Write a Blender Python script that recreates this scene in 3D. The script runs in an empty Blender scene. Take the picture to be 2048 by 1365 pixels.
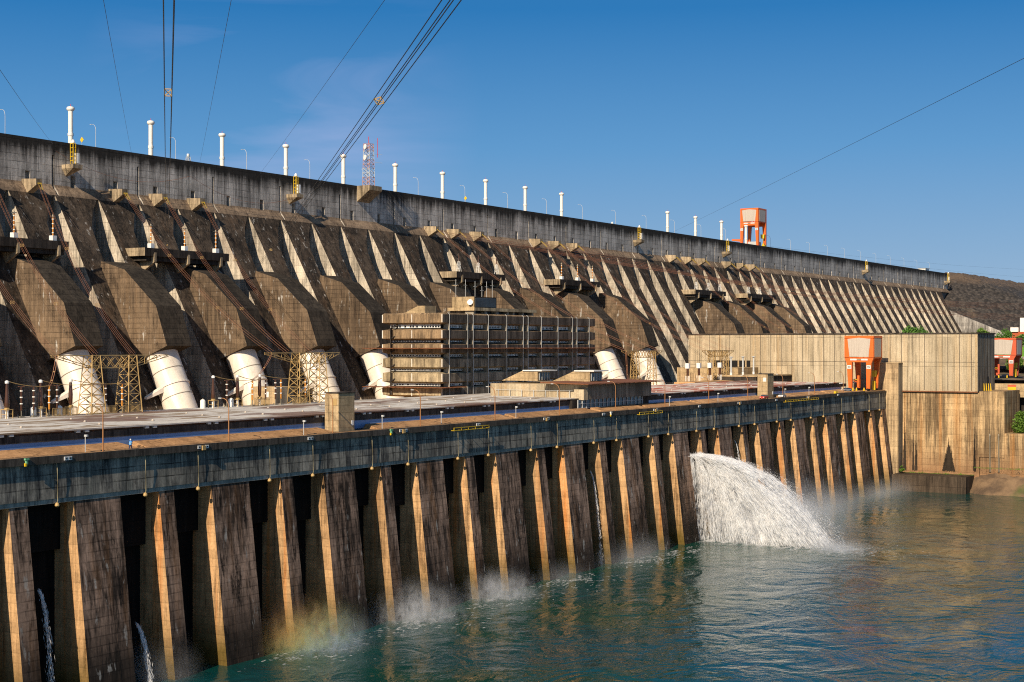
import bpy, math, random
from mathutils import Vector, Matrix, noise as mnoise
R = math.radians
random.seed(7)
SC = bpy.context.scene
COL = SC.collection
ZW = -2.4                      # river level

# ------------------------------------------------------------------ objects
def tag(o, label=None, cat=None, group=None, kind=None):
    if label: o['label'] = label
    if cat: o['category'] = cat
    if group: o['group'] = group
    if kind: o['kind'] = kind
    return o

def thing(name, label, cat, loc=(0, 0, 0), group=None, rz=0.0):
    o = bpy.data.objects.new(name, None); COL.objects.link(o)
    o.empty_display_size = 1.0
    o.location = loc; o.rotation_euler = (0, 0, rz)
    return tag(o, label, cat, group)

def copy_tree(o, parent=None):
    c = o.copy(); COL.objects.link(c)
    if parent is not None: c.parent = parent
    for ch in list(o.children): copy_tree(ch, c)
    return c

class MB:
    def __init__(s): s.v = []; s.f = []; s.m = []; s.sm = []
    def face(s, pts, mi=0, sm=False):
        b = len(s.v); s.v += [tuple(p) for p in pts]; s.f.append(tuple(range(b, b+len(pts)))); s.m.append(mi); s.sm.append(sm)
    def hexa(s, p, mi=0, mis=None):
        # p: 4 bottom (ccw from above) + 4 top ; mis: dict side->mat
        b = len(s.v); s.v += [tuple(q) for q in p]
        fs = [(3, 2, 1, 0), (4, 5, 6, 7), (0, 1, 5, 4), (1, 2, 6, 5), (2, 3, 7, 6), (3, 0, 4, 7)]
        for k, f in enumerate(fs):
            s.f.append(tuple(b+i for i in f)); s.m.append((mis or {}).get(k, mi)); s.sm.append(False)
    def box(s, x0, x1, y0, y1, z0, z1, mi=0, mis=None):
        s.hexa([(x0, y0, z0), (x1, y0, z0), (x1, y1, z0), (x0, y1, z0), (x0, y0, z1), (x1, y0, z1), (x1, y1, z1), (x0, y1, z1)], mi, mis)
    def prism(s, prof, x0, x1, mi=0, caps=None, mis=None):
        # prof: (y,z) points, extruded along x
        n = len(prof); b = len(s.v)
        s.v += [(x0, y, z) for y, z in prof] + [(x1, y, z) for y, z in prof]
        area = sum(prof[i][0]*prof[(i+1) % n][1]-prof[(i+1) % n][0]*prof[i][1] for i in range(n))
        for i in range(n):
            j = (i+1) % n
            f = (b+i, b+j, b+n+j, b+n+i)
            s.f.append(f if area < 0 else f[::-1]); s.m.append((mis or {}).get(i, mi)); s.sm.append(False)
        c = mi if caps is None else caps
        f = tuple(b+i for i in range(n)); g = tuple(b+n+i for i in range(n))
        s.f.append(f if area < 0 else f[::-1]); s.f.append(g[::-1] if area < 0 else g); s.m += [c, c]; s.sm += [False, False]
        # orientation is fixed up in build
    def prismy(s, prof, y0, y1, mi=0):
        n = len(prof); b = len(s.v)
        s.v += [(x, y0, z) for x, z in prof] + [(x, y1, z) for x, z in prof]
        for i in range(n):
            j = (i+1) % n
            s.f.append((b+i, b+j, b+n+j, b+n+i)); s.m.append(mi); s.sm.append(False)
        s.f.append(tuple(b+i for i in range(n))[::-1]); s.f.append(tuple(b+n+i for i in range(n))); s.m += [mi, mi]; s.sm += [False, False]
    def bar(s, p, q, w, mi=0, d=None):
        p = Vector(p); q = Vector(q); a = (q-p).normalized()
        u = a.cross(Vector((0, 0, 1)))
        u = Vector((1, 0, 0)) if u.length < 1e-4 else u.normalized()
        v = a.cross(u).normalized(); h = w/2; k = (d or w)/2
        c = [u*h+v*k, -u*h+v*k, -u*h-v*k, u*h-v*k]
        s.hexa([p+c[0], p+c[1], p+c[2], p+c[3], q+c[0], q+c[1], q+c[2], q+c[3]], mi)
    def tube(s, pts, r, n=6, mi=0, caps=True):
        pts = [Vector(p) for p in pts]; b = len(s.v); m = len(pts)
        rr = r if isinstance(r, (list, tuple)) else [r]*m
        for i, p in enumerate(pts):
            a = (pts[min(i+1, m-1)]-pts[max(i-1, 0)]).normalized()
            u = a.cross(Vector((0, 0, 1)))
            u = Vector((1, 0, 0)) if u.length < 1e-3 else u.normalized()
            v = a.cross(u).normalized()
            for k in range(n):
                t = 2*math.pi*k/n
                s.v.append(tuple(p+(u*math.cos(t)+v*math.sin(t))*rr[i]))
        for i in range(m-1):
            for k in range(n):
                k2 = (k+1) % n
                s.f.append((b+i*n+k, b+(i+1)*n+k, b+(i+1)*n+k2, b+i*n+k2)); s.m.append(mi); s.sm.append(n > 4)
        if caps:
            s.f.append(tuple(b+k for k in range(n))); s.f.append(tuple(b+(m-1)*n+k for k in range(n))[::-1]); s.m += [mi, mi]; s.sm += [False, False]
    def lathe(s, prof, c=(0, 0, 0), n=12, mi=0):
        b = len(s.v); m = len(prof)
        for r, z in prof:
            for k in range(n):
                t = 2*math.pi*k/n; s.v.append((c[0]+r*math.cos(t), c[1]+r*math.sin(t), c[2]+z))
        for i in range(m-1):
            for k in range(n):
                k2 = (k+1) % n
                s.f.append((b+i*n+k, b+i*n+k2, b+(i+1)*n+k2, b+(i+1)*n+k)); s.m.append(mi); s.sm.append(True)
        s.f.append(tuple(b+k for k in range(n))[::-1]); s.f.append(tuple(b+(m-1)*n+k for k in range(n))); s.m += [mi, mi]; s.sm += [False, False]
    def build(s, name, mats, parent=None, loc=None, recalc=True):
        me = bpy.data.meshes.new(name); me.from_pydata(s.v, [], s.f)
        mats = mats if isinstance(mats, (list, tuple)) else [mats]
        for m in mats: me.materials.append(m)
        me.polygons.foreach_set('material_index', s.m); me.polygons.foreach_set('use_smooth', s.sm)
        if recalc:
            import bmesh
            bm = bmesh.new(); bm.from_mesh(me); bmesh.ops.recalc_face_normals(bm, faces=bm.faces); bm.to_mesh(me); bm.free()
        me.update()
        if any(s.sm): me.set_sharp_from_angle(angle=R(40))
        o = bpy.data.objects.new(name, me); COL.objects.link(o)
        if parent is not None:
            o.parent = parent
            if loc is None:
                p = parent; off = Vector((0, 0, 0))
                while p is not None: off += p.location; p = p.parent
                o.location = -off
        if loc is not None:
            # mesh written in world coordinates: move the origin to loc
            me.transform(Matrix.Translation(-Vector(loc)))
            if parent is None: o.location = loc
            else:
                p = parent; off = Vector((0, 0, 0))
                while p is not None: off += p.location; p = p.parent
                o.location = Vector(loc)-off
        return o

# ---------------------------------------------------------------- materials
def lin(h):
    h = h.lstrip('#'); c = [int(h[i:i+2], 16)/255 for i in (0, 2, 4)]
    return tuple([(x/12.92 if x <= .04045 else ((x+.055)/1.055)**2.4) for x in c]+[1.0])

class NT:
    def __init__(s, name):
        s.mat = bpy.data.materials.new(name); s.mat.use_nodes = True
        s.t = s.mat.node_tree; s.n = s.t.nodes; s.l = s.t.links
        s.bsdf = s.n['Principled BSDF']; s.out = s.n['Material Output']
    def node(s, ty, **kw):
        x = s.n.new(ty)
        for k, v in kw.items(): setattr(x, k, v)
        return x
    def put(s, sock, v):
        if hasattr(v, 'is_output'): s.l.new(v, sock)
        else: sock.default_value = v
    def math(s, op, a, b=0.0, c=0.0, clamp=False):
        x = s.node('ShaderNodeMath', operation=op, use_clamp=clamp)
        s.put(x.inputs[0], a); s.put(x.inputs[1], b); s.put(x.inputs[2], c); return x.outputs[0]
    def vmath(s, op, a, b=(0, 0, 0)):
        x = s.node('ShaderNodeVectorMath', operation=op); s.put(x.inputs[0], a); s.put(x.inputs[1], b)
        return x.outputs['Value'] if op in ('DOT_PRODUCT', 'LENGTH') else x.outputs[0]
    def noise(s, vec, scale, detail=4, rough=.55, dist=0.0):
        x = s.node('ShaderNodeTexNoise'); s.put(x.inputs['Vector'], vec)
        x.inputs['Scale'].default_value = scale; x.inputs['Detail'].default_value = detail
        x.inputs['Roughness'].default_value = rough; x.inputs['Distortion'].default_value = dist
        return x.outputs[0]
    def mapr(s, v, a, b, c=0.0, d=1.0):
        x = s.node('ShaderNodeMapRange'); s.put(x.inputs[0], v)
        for i, q in enumerate((a, b, c, d)): x.inputs[i+1].default_value = q
        return x.outputs[0]
    def mix(s, fac, a, b, mode='MIX'):
        x = s.node('ShaderNodeMix', data_type='RGBA', blend_type=mode)
        s.put(x.inputs[0], fac); s.put(x.inputs[6], a); s.put(x.inputs[7], b); return x.outputs[2]
    def pos(s): return s.node('ShaderNodeNewGeometry')
    def set(s, **kw):
        for k, v in kw.items(): s.put(s.bsdf.inputs[k.replace('_', ' ')], v)
        return s.mat

def concrete(name, base, stain, amt=.6, rust=None, ramt=.3, lift=2.4, seam=6.0, seamk=.55, streak=.07, band=None, wet_shade=None, blotch=.06, white=.0, black=.7, vk=.45):
    """cast concrete: lift lines, form seams, run-off streaks, patches; band=(z0,z1,colour) old dirt at a height, wet=(z0,z1,colour)"""
    t = NT(name); g = t.pos(); P = g.outputs['Position']
    sx = t.node('ShaderNodeSeparateXYZ'); t.l.new(P, sx.inputs[0]); z = sx.outputs[2]
    tan = t.vmath('NORMALIZE', t.vmath('CROSS_PRODUCT', g.outputs['True Normal'], (0, 0, 1)))
    u = t.vmath('DOT_PRODUCT', P, tan)
    sc = t.vmath('MULTIPLY', P, (1, 1, streak))
    s1 = t.noise(sc, .55, 6, .62); s2 = t.noise(sc, 2.2, 4, .6)
    bl = t.noise(P, blotch, 5, .6)
    big = t.noise(t.vmath('MULTIPLY', P, (1, 1, .35)), .22, 4, .6)
    v = t.math('ADD', t.math('MULTIPLY', s1, .5), t.math('ADD', t.math('MULTIPLY', bl, .38), t.math('MULTIPLY', s2, .22)))
    mask = t.math('MULTIPLY', t.mapr(v, .46, .62), amt)
    k1 = t.noise(t.vmath('MULTIPLY', P, (1, 1, streak*.8)), 1.25, 8, .72, .3)
    k2 = t.noise(t.vmath('MULTIPLY', P, (1, 1, .4)), .16, 5, .65, .8)
    k3 = t.noise(P, 2.6, 6, .75)
    runs = t.math('MULTIPLY', t.math('MULTIPLY', t.mapr(k1, .49, .57), t.mapr(k2, .46, .56)), t.mapr(k3, .3, .6, .45, 1))
    runs = t.math('MULTIPLY', runs, black)
    if band:
        zz = t.math('ADD', z, t.math('MULTIPLY', t.math('SUBTRACT', s1, .5), 9.0))
        zz = t.math('ADD', zz, t.math('MULTIPLY', t.math('SUBTRACT', bl, .5), 6.0))
    col = t.mix(mask, lin(base), lin(stain))
    dk = [c*.38 for c in lin(stain)[:3]]+[1]
    col = t.mix(runs, col, dk)
    if rust:
        rm = t.math('MULTIPLY', t.mapr(t.noise(t.vmath('MULTIPLY', P, (1, 1, streak*.6)), .33, 5, .65), .52, .7), ramt)
        col = t.mix(rm, col, lin(rust))
    if band: col = t.mix(t.mapr(zz, band[0], band[1], 0, .95), col, lin(band[2]))
    if wet_shade:
        zw = t.math('ADD', z, t.math('MULTIPLY', t.math('SUBTRACT', s1, .5), 8.0))
        col = t.mix(t.mapr(zw, wet_shade[1], wet_shade[0], 0, .9), col, lin(wet_shade[2]))
    if white:
        wm = t.math('MULTIPLY', t.mapr(t.noise(t.vmath('MULTIPLY', P, (1, 1, .28)), .62, 4, .65), .615, .68), white)
        col = t.mix(wm, col, (.42, .40, .36, 1))
    # panels, lift lines and seams
    wob = t.math('MULTIPLY', t.math('SUBTRACT', bl, .5), .5)
    zl = t.math('DIVIDE', t.math('ADD', z, wob), lift); ul = t.math('DIVIDE', u, seam)
    cell = t.node('ShaderNodeCombineXYZ'); t.l.new(t.math('FLOOR', zl), cell.inputs[0]); t.l.new(t.math('FLOOR', ul), cell.inputs[1])
    wn = t.node('ShaderNodeTexWhiteNoise', noise_dimensions='2D'); t.l.new(cell.outputs[0], wn.inputs['Vector'])
    shade = t.mapr(wn.outputs['Value'], 0, 1, .86, 1.1)
    ln = t.math('LESS_THAN', t.math('FRACT', zl), .20/lift)
    lm = t.math('LESS_THAN', t.math('FRACT', ul), .16/seam)
    lines = t.math('MAXIMUM', t.math('MULTIPLY', ln, .85), t.math('MULTIPLY', lm, vk))
    lines = t.math('MULTIPLY', lines, t.mapr(big, .38, .6, .15, seamk))
    shade = t.math('MULTIPLY', shade, t.math('SUBTRACT', 1.0, lines))
    fine = t.mapr(t.noise(P, 1.9, 8, .78), .28, .72, .66, 1.28)
    shade = t.math('MULTIPLY', shade, fine)
    oi = t.node('ShaderNodeObjectInfo'); shade = t.math('MULTIPLY', shade, t.mapr(oi.outputs['Random'], 0, 1, .82, 1.14))
    x = t.node('ShaderNodeVectorMath', operation='SCALE'); t.l.new(col, x.inputs[0]); t.l.new(shade, x.inputs['Scale'])
    return t.set(Base_Color=x.outputs[0], Roughness=.92, Specular_IOR_Level=.15)

def paint(name, base, dirt='#3a3128', amt=.25, rough=.5, scale=.8, metal=0.0, streak=.15):
    t = NT(name); g = t.pos(); P = g.outputs['Position']
    m = t.math('MULTIPLY', t.mapr(t.noise(t.vmath('MULTIPLY', P, (1, 1, streak)), scale, 6, .65), .48, .75), amt)
    f = t.mapr(t.noise(P, 2.5, 4), .3, .7, .9, 1.08)
    x = t.node('ShaderNodeVectorMath', operation='SCALE'); t.l.new(t.mix(m, lin(base), lin(dirt)), x.inputs[0]); t.l.new(f, x.inputs['Scale'])
    return t.set(Base_Color=x.outputs[0], Roughness=rough, Metallic=metal)

M = {}
M['crest'] = concrete('crest_concrete', '#ccc4b8', '#6a655f', .65, lift=2.2, seam=5.8, band=(113.2, 117.6, '#24221f'), streak=.05, seamk=.6)
M['crest_lip'] = concrete('crest_lip_concrete', '#94806a', '#4b4038', .6, lift=9, seam=8.8)
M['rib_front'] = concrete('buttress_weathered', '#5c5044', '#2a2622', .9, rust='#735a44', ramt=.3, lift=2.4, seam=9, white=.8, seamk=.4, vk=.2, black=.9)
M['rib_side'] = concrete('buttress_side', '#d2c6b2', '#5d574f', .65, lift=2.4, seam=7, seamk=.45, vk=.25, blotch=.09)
M['web'] = concrete('web_concrete', '#aca79f', '#4d4945', .75, lift=2.4, seam=9, vk=.25, black=.9)
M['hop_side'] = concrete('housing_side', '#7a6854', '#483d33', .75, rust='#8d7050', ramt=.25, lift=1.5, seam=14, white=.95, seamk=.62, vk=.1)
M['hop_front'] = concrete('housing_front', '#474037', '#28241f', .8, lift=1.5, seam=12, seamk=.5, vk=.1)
M['plat'] = concrete('platform_concrete', '#b9a688', '#544a3e', .65, lift=3, seam=9, seamk=.3)
M['beam'] = concrete('platform_beam', '#4d463f', '#2a2623', .8, lift=5, seam=9, seamk=.3)
M['corbel'] = concrete('corbel_concrete', '#a59e90', '#37383a', .85, rust='#656860', ramt=.5, lift=2.27, seam=4.1, seamk=.85, streak=.09, blotch=.09, vk=.8, black=.9)
M['corbel_lip'] = concrete('corbel_lip', '#b0aba0', '#5f625e', .6, lift=3, seam=12, seamk=.3)
M['pier_front'] = concrete('pier_front_concrete', '#a08471', '#1d1916', .92, rust='#a77850', ramt=.35, lift=1.6, seam=2.9, seamk=.5, vk=.3, streak=.045, wet_shade=(2.0, 13.0, '#201c18'), white=.6, black=1.0)
M['pier_side'] = concrete('pier_side_concrete', '#cda577', '#5e4730', .5, black=.75, rust='#c8782e', ramt=.8, lift=1.6, seam=5.9, seamk=.22, wet_shade=(0.0, 9.0, '#4f4212'), streak=.05)  # olive algae low down, its tone also carrying the shade between the piers
M['inner'] = concrete('gap_shade_wall', '#1f1c1a', '#0c0b0a', .9, lift=2, seam=3)  # near-black: deep shade of the pier gaps put into the colour
M['kerb'] = concrete('kerb_concrete', '#5f564d', '#2c2723', .7, lift=9, seam=5, seamk=.3)
M['deck'] = concrete('deck_concrete', '#d3a878', '#9b7650', .45, lift=99, seam=50)
M['glacis'] = concrete('glacis_concrete', '#bf9468', '#7d5c3e', .5, lift=99, seam=2.9, seamk=-.35)
M['shade_c'] = concrete('shaded_concrete', '#9b9180', '#4d463c', .65, lift=12.3, seam=4.6, seamk=.5, streak=.04, vk=.8)  # greyer concrete for faces turned from the sun, shade put into the colour
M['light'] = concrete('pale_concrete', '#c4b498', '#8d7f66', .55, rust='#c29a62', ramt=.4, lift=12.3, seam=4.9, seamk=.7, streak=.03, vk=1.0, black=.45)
M['light_low'] = concrete('stained_wall', '#cdae82', '#4d3e2f', .8, rust='#d08f48', ramt=.55, lift=2.6, seam=5, seamk=.4, wet_shade=(3.5, 17, '#8d6a4c'), streak=.04)
M['tower_c'] = concrete('block_concrete', '#c0a882', '#8a7558', .45, lift=1.6, seam=1.6, seamk=.3)
M['pillar'] = concrete('pillar_concrete', '#ccb189', '#6d5b48', .55, lift=2.2, seam=4.4, seamk=.3, streak=.03)
M['fascia'] = concrete('office_fascia', '#9a8264', '#3d352d', .7, lift=99, seam=9, seamk=.2, streak=.12, blotch=.15)
M['fascia_shaded'] = concrete('office_fascia_shaded', '#6b6156', '#2c2824', .75, lift=99, seam=9, seamk=.2, streak=.12, blotch=.15)  # darkened fascia copy for the front face, its shade put into the colour
M['fascia_low_shaded'] = concrete('office_fascia_low_shaded', '#988c79', '#3f3932', .75, lift=99, seam=9, seamk=.2, blotch=.2)  # lower storeys: front shade put into the colour likewise
M['fascia_low'] = concrete('office_fascia_low', '#b8a685', '#4b4338', .65, lift=99, seam=9, seamk=.2, blotch=.2)
M['fin'] = concrete('office_fin', '#a59c8b', '#78705f', .4, lift=99, seam=99)
M['dark'] = paint('dark_opening', '#0d0c0c', '#050505', .3, .9)
M['white'] = paint('white_paint', '#e8e4da', '#a08a70', .18, .45)
M['pipe'] = paint('penstock_paint', '#e2dacb', '#a98c68', .34, .38, scale=.35)
M['pipe_ring'] = paint('penstock_ring', '#8d8577', '#5c5040', .4, .6)
M['orange'] = paint('orange_paint', '#e0661a', '#8a3416', .2, .5)
M['orange_old'] = paint('faded_orange_paint', '#c4552f', '#7a3420', .25, .55)
M['cladding'] = paint('crane_cladding', '#b9aea0', '#93867a', .5, .6, scale=2.2, streak=.03)
M['yellow'] = paint('yellow_paint', '#d9b316', '#7c6212', .3, .5)
M['steel'] = paint('galvanised_steel', '#8f8674', '#4c4232', .5, .5, metal=.3)
M['tan_steel'] = paint('tan_steel', '#b3955f', '#6c5231', .5, .55)
M['rust'] = paint('rusty_sheet', '#7a4a2a', '#2c1c12', .8, .8, scale=1.5, streak=1)
M['porcelain'] = paint('brown_porcelain', '#4a2f20', '#2a1a12', .4, .3)
M['orange_ins'] = paint('orange_insulator', '#c78430', '#86561f', .4, .4)
M['cable'] = paint('aluminium_cable', '#3a3330', '#241e1a', .5, .5)
M['copper'] = paint('weathered_cable', '#94654a', '#5c3a28', .5, .5)
M['lampgrey'] = paint('lamp_post_paint', '#b9bcbb', '#7d7d79', .3, .5)
M['brownpost'] = paint('brown_post_paint', '#9a6a3c', '#5c3a1e', .4, .6)
M['red'] = paint('red_paint', '#c0301c', '#701a10', .2, .4)
M['olive'] = paint('olive_insulator', '#a08a2c', '#64561c', .4, .5)
M['dull_pipe'] = paint('dull_pipe_paint', '#8f8668', '#5a543f', .4, .6)
M['red_old'] = paint('faded_red_paint', '#b48a7c', '#86604f', .3, .5)
M['signw'] = paint('sign_white', '#e2e2de', '#a0a09a', .2, .5)
M['ink'] = paint('sign_ink', '#222428', '#101114', .2, .6)
M['green'] = paint('green_steel', '#2f6b5c', '#1c3f36', .4, .5)

def glass(name, tint='#0d1418', rough=.12):
    t = NT(name); P = t.pos().outputs['Position']
    n = t.mapr(t.noise(P, .9, 2), .3, .7, .6, 1.5)
    x = t.node('ShaderNodeVectorMath', operation='SCALE'); x.inputs[0].default_value = lin(tint)[:3]; t.l.new(n, x.inputs['Scale'])
    return t.set(Base_Color=x.outputs[0], Roughness=rough, Specular_IOR_Level=.6)
M['glass'] = glass('window_glass', '#353e46')
M['blue'] = None
def bluewall():
    t = NT('blue_glass_band'); g = t.pos(); P = g.outputs['Position']
    sx = t.node('ShaderNodeSeparateXYZ'); t.l.new(P, sx.inputs[0])
    fl = t.math('FLOOR', t.math('DIVIDE', sx.outputs[0], 1.9))
    wn = t.node('ShaderNodeTexWhiteNoise', noise_dimensions='1D'); t.l.new(fl, wn.inputs['W'])
    c = t.mix(t.mapr(wn.outputs['Value'], 0, 1, .1, .9), lin('#7c94bf'), lin('#8aa2c9'))
    ln = t.math('LESS_THAN', t.math('FRACT', t.math('DIVIDE', sx.outputs[0], 1.9)), .05)
    c = t.mix(t.math('MULTIPLY', ln, .5), c, lin('#90aad2'))
    return t.set(Base_Color=c, Roughness=.35)
M['blue'] = bluewall()

def roofmat():
    t = NT('roof_sheets'); g = t.pos(); P = g.outputs['Position']
    q = t.vmath('MULTIPLY', P, (.12, .55, 0))
    vo = t.node('ShaderNodeTexVoronoi', distance='CHEBYCHEV'); t.l.new(q, vo.inputs['Vector']); vo.inputs['Scale'].default_value = 1.0
    sp = t.node('ShaderNodeSeparateColor'); t.l.new(vo.outputs['Color'], sp.inputs[0])
    sx = t.node('ShaderNodeSeparateXYZ'); t.l.new(P, sx.inputs[0])
    n = t.noise(P, .03, 4, .6)
    w = t.math('ADD', t.math('MULTIPLY', sp.outputs[0], .55), t.math('MULTIPLY', n, .6))
    far = t.mapr(sx.outputs[0], 400, 470)
    a = t.mix(t.mapr(w, .42, .5), lin('#8f7d66'), lin('#c9c4bb'))
    b = t.mix(t.mapr(w, .50, .56), lin('#b1532f'), lin('#d8cdbf'))
    c = t.mix(far, a, b)
    c = t.mix(t.mapr(t.noise(t.vmath('MULTIPLY', P, (.4, 1, 1)), .06, 4), .54, .6, 0, .85), c, lin('#6b4a38'))
    sy = t.math('LESS_THAN', t.math('FRACT', t.math('DIVIDE', sx.outputs[1], 2.6)), .09)
    dash = t.mapr(t.noise(t.vmath('MULTIPLY', P, (.25, 1, 0)), 1.0, 2), .45, .55)
    c = t.mix(t.math('MULTIPLY', t.math('MULTIPLY', sy, dash), .95), c, lin('#3d3128'))
    f = t.mapr(t.noise(P, 1.2, 5, .7), .3, .7, .75, 1.15)
    x = t.node('ShaderNodeVectorMath', operation='SCALE'); t.l.new(c, x.inputs[0]); t.l.new(f, x.inputs['Scale'])
    return t.set(Base_Color=x.outputs[0], Roughness=.85)
M['roof'] = roofmat()

def rockmat():
    t = NT('rockfill_stone'); g = t.pos(); P = g.outputs['Position']
    sx = t.node('ShaderNodeSeparateXYZ'); t.l.new(P, sx.inputs[0])
    vo = t.node('ShaderNodeTexVoronoi'); t.l.new(P, vo.inputs['Vector']); vo.inputs['Scale'].default_value = .42
    sp = t.node('ShaderNodeSeparateColor'); t.l.new(vo.outputs['Color'], sp.inputs[0])
    c = t.mix(sp.outputs[0], lin('#201e1d'), lin('#4b4540'))
    c = t.mix(t.mapr(vo.outputs['Distance'], .45, .95, 0, .9), c, lin('#1d1816'))
    n = t.noise(P, .035, 5, .65)
    zz = t.math('ADD', sx.outputs[2], t.math('MULTIPLY', n, 18))
    c = t.mix(t.mapr(zz, 118, 124, 0, .8), c, lin('#5c4d3f'))
    c = t.mix(t.mapr(n, .58, .68, 0, .5), c, lin('#6e6150'))
    b = t.node('ShaderNodeBump'); b.inputs['Strength'].default_value = 1.0; b.inputs['Distance'].default_value = 1.2
    t.l.new(vo.outputs['Distance'], b.inputs['Height'])
    b.invert = True
    return t.set(Base_Color=c, Roughness=.95, Normal=b.outputs[0])
M['rock'] = rockmat()

def soilmat():
    t = NT('bank_soil'); g = t.pos(); P = g.outputs['Position']
    n = t.noise(P, .12, 6, .65)
    c = t.mix(t.mapr(n, .4, .62), lin('#544434'), lin('#7d664c'))
    c = t.mix(t.mapr(t.noise(P, .05, 4), .55, .65, 0, .8), c, lin('#4d5a2a'))
    b = t.node('ShaderNodeBump'); b.inputs['Strength'].default_value = .8; b.inputs['Distance'].default_value = .46
    t.l.new(t.noise(P, .8, 6, .7), b.inputs['Height'])
    return t.set(Base_Color=c, Roughness=.95, Normal=b.outputs[0])
M['soil'] = soilmat()

def leafmat(name, a, b):
    t = NT(name); P = t.pos().outputs['Position']
    wn = t.noise(P, 1.6, 3)
    c = t.mix(t.mapr(wn, .3, .7), lin(a), lin(b))
    return t.set(Base_Color=c, Roughness=.6, Specular_IOR_Level=.25)
M['leaf'] = leafmat('tree_leaves', '#33501a', '#6c8a34')
M['leaf2'] = leafmat('bush_leaves', '#2f5222', '#5f8636')
M['bark'] = paint('tree_bark', '#5d4a38', '#33281e', .5, .9)

def watermat():
    t = NT('river_water'); g = t.pos(); P = g.outputs['Position']
    sx = t.node('ShaderNodeSeparateXYZ'); t.l.new(P, sx.inputs[0])
    q = t.vmath('MULTIPLY', P, (.9, 1.0, 1))
    h = t.math('ADD', t.math('MULTIPLY', t.noise(q, .07, 3, .5, 1.4), 3.4),
               t.math('ADD', t.math('MULTIPLY', t.noise(q, .36, 4, .6, 1.6), .55), t.math('MULTIPLY', t.noise(q, 1.6, 3, .6), .07)))
    b = t.node('ShaderNodeBump'); b.inputs['Strength'].default_value = .75; b.inputs['Distance'].default_value = .46
    t.l.new(h, b.inputs['Height'])
    sl = t.noise(t.vmath('MULTIPLY', P, (.6, 1.5, 1)), .022, 4, .6, 2.0)
    t.l.new(t.mapr(sl, .38, .6, .25, .8), b.inputs['Strength'])
    deep = t.mix(t.mapr(t.noise(P, .018, 3), .4, .6), lin('#083a2f'), lin('#083a3e'))
    # broken foam lines carried off the draft tubes
    fs = t.noise(t.vmath('MULTIPLY', P, (.10, .42, 1)), 1.0, 6, .62, 1.6)
    near = t.mapr(sx.outputs[1], 140, 186, 0, 1)
    fm = t.math('MULTIPLY', t.mapr(fs, .700, .735), near)
    c = t.mix(fm, deep, (.7, .74, .74, 1))
    return t.set(Base_Color=c, Roughness=t.mapr(fm, 0, 1, .06, .6), IOR=1.33, Specular_IOR_Level=.5, Normal=b.outputs[0])
M['water'] = watermat()

def ordn(i):
    w = ['first', 'second', 'third', 'fourth', 'fifth', 'sixth', 'seventh', 'eighth', 'ninth', 'tenth', 'eleventh', 'twelfth', 'thirteenth',
         'fourteenth', 'fifteenth', 'sixteenth', 'seventeenth', 'eighteenth', 'nineteenth', 'twentieth']
    if i < 20: return w[i]
    t = {2: 'twenty', 3: 'thirty', 4: 'forty'}[(i+1)//10]
    return t+('th' if (i+1) % 10 == 0 else '-'+w[(i+1) % 10-1]) if (i+1) % 10 else {2: 'twentieth', 3: 'thirtieth', 4: 'fortieth'}[(i+1)//10]

# ================================================================ THE DAM
SL = .56                                     # slope of the buttress faces
def ribY(z): return 355.0-(103.5-z)*SL
dam = thing('dam', 'long weathered concrete gravity dam with rows of sloping buttresses', 'dam', (700, 357, 40))
X0D, X1D = 220.0, 1312.0
# crest wall, with recessed slots and open joints
cuts = []
k = -6
while 313.5+17.6*k < X1D-4:
    x = 313.5+17.6*k
    if x > X0D+3: cuts.append((x-.95, x+.95, 106.3, 109.9, 1.6))
    k += 1
k = -3
while 323.2+35.3*k < X1D-4:
    x = 323.2+35.3*k
    if x > X0D+3: cuts.append((x-.42, x+.42, 103.2, 115.6, 1.3))
    k += 1
cuts.sort()
w = MB(); YC = 357.0
prof = [(119.0, YC), (117.3, YC), (106.6, YC), (105.9, 356.7), (105.0, 355.9), (104.2, 355.3), (103.2, 354.8)]
def yat(z):
    for (za, ya), (zb, yb) in zip(prof, prof[1:]):
        if zb <= z <= za: return ya+(yb-ya)*(za-z)/(za-zb)
    return prof[-1][1]
def strip(xa, xb, ztop, zbot):
    zs = sorted({ztop, zbot} | {p[0] for p in prof if zbot < p[0] < ztop}, reverse=True)
    for za, zb in zip(zs, zs[1:]):
        mi = 1 if zb < 106.0 else 0
        w.face([(xa, yat(zb), zb), (xb, yat(zb), zb), (xb, yat(za), za), (xa, yat(za), za)], mi)
xp = X0D
for xa, xb, zb, za, dp in cuts:
    strip(xp, xa, 119.0, 103.2)
    strip(xa, xb, 119.0, za)
    if zb > 103.25: strip(xa, xb, zb, 103.2)
    yi = YC+dp
    w.face([(xa, yi, zb), (xb, yi, zb), (xb, yi, za), (xa, yi, za)])
    w.face([(xa, yat(za), za), (xb, yat(za), za), (xb, yi, za), (xa, yi, za)])
    w.face([(xa, yat(zb), zb), (xa, yi, zb), (xb, yi, zb), (xb, yat(zb), zb)])
    zs = sorted({za, zb} | {p[0] for p in prof if zb < p[0] < za}, reverse=True)
    for x, fl in ((xa, 1), (xb, 0)):
        ring = [(x, yat(z), z) for z in zs]+[(x, yi, zb), (x, yi, za)]
        w.face(ring if fl else ring[::-1])
    xp = xb
strip(xp, X1D, 119.0, 103.2)
w.build('crest_wall', [M['crest'], M['crest_lip']], dam, recalc=False)
w = MB()
w.box(X0D, X1D, 359.0, 385.0, 98.0, 119.45)
w.box(X0D, X1D, 357.0, 359.2, 119.0, 119.9)
w.build('crest_road', M['crest'], dam)
w = MB(); w.face([(X0D, 355.9, 30), (X1D, 355.9, 30), (X1D, 356.6, 103.6), (X0D, 356.6, 103.6)])
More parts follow.
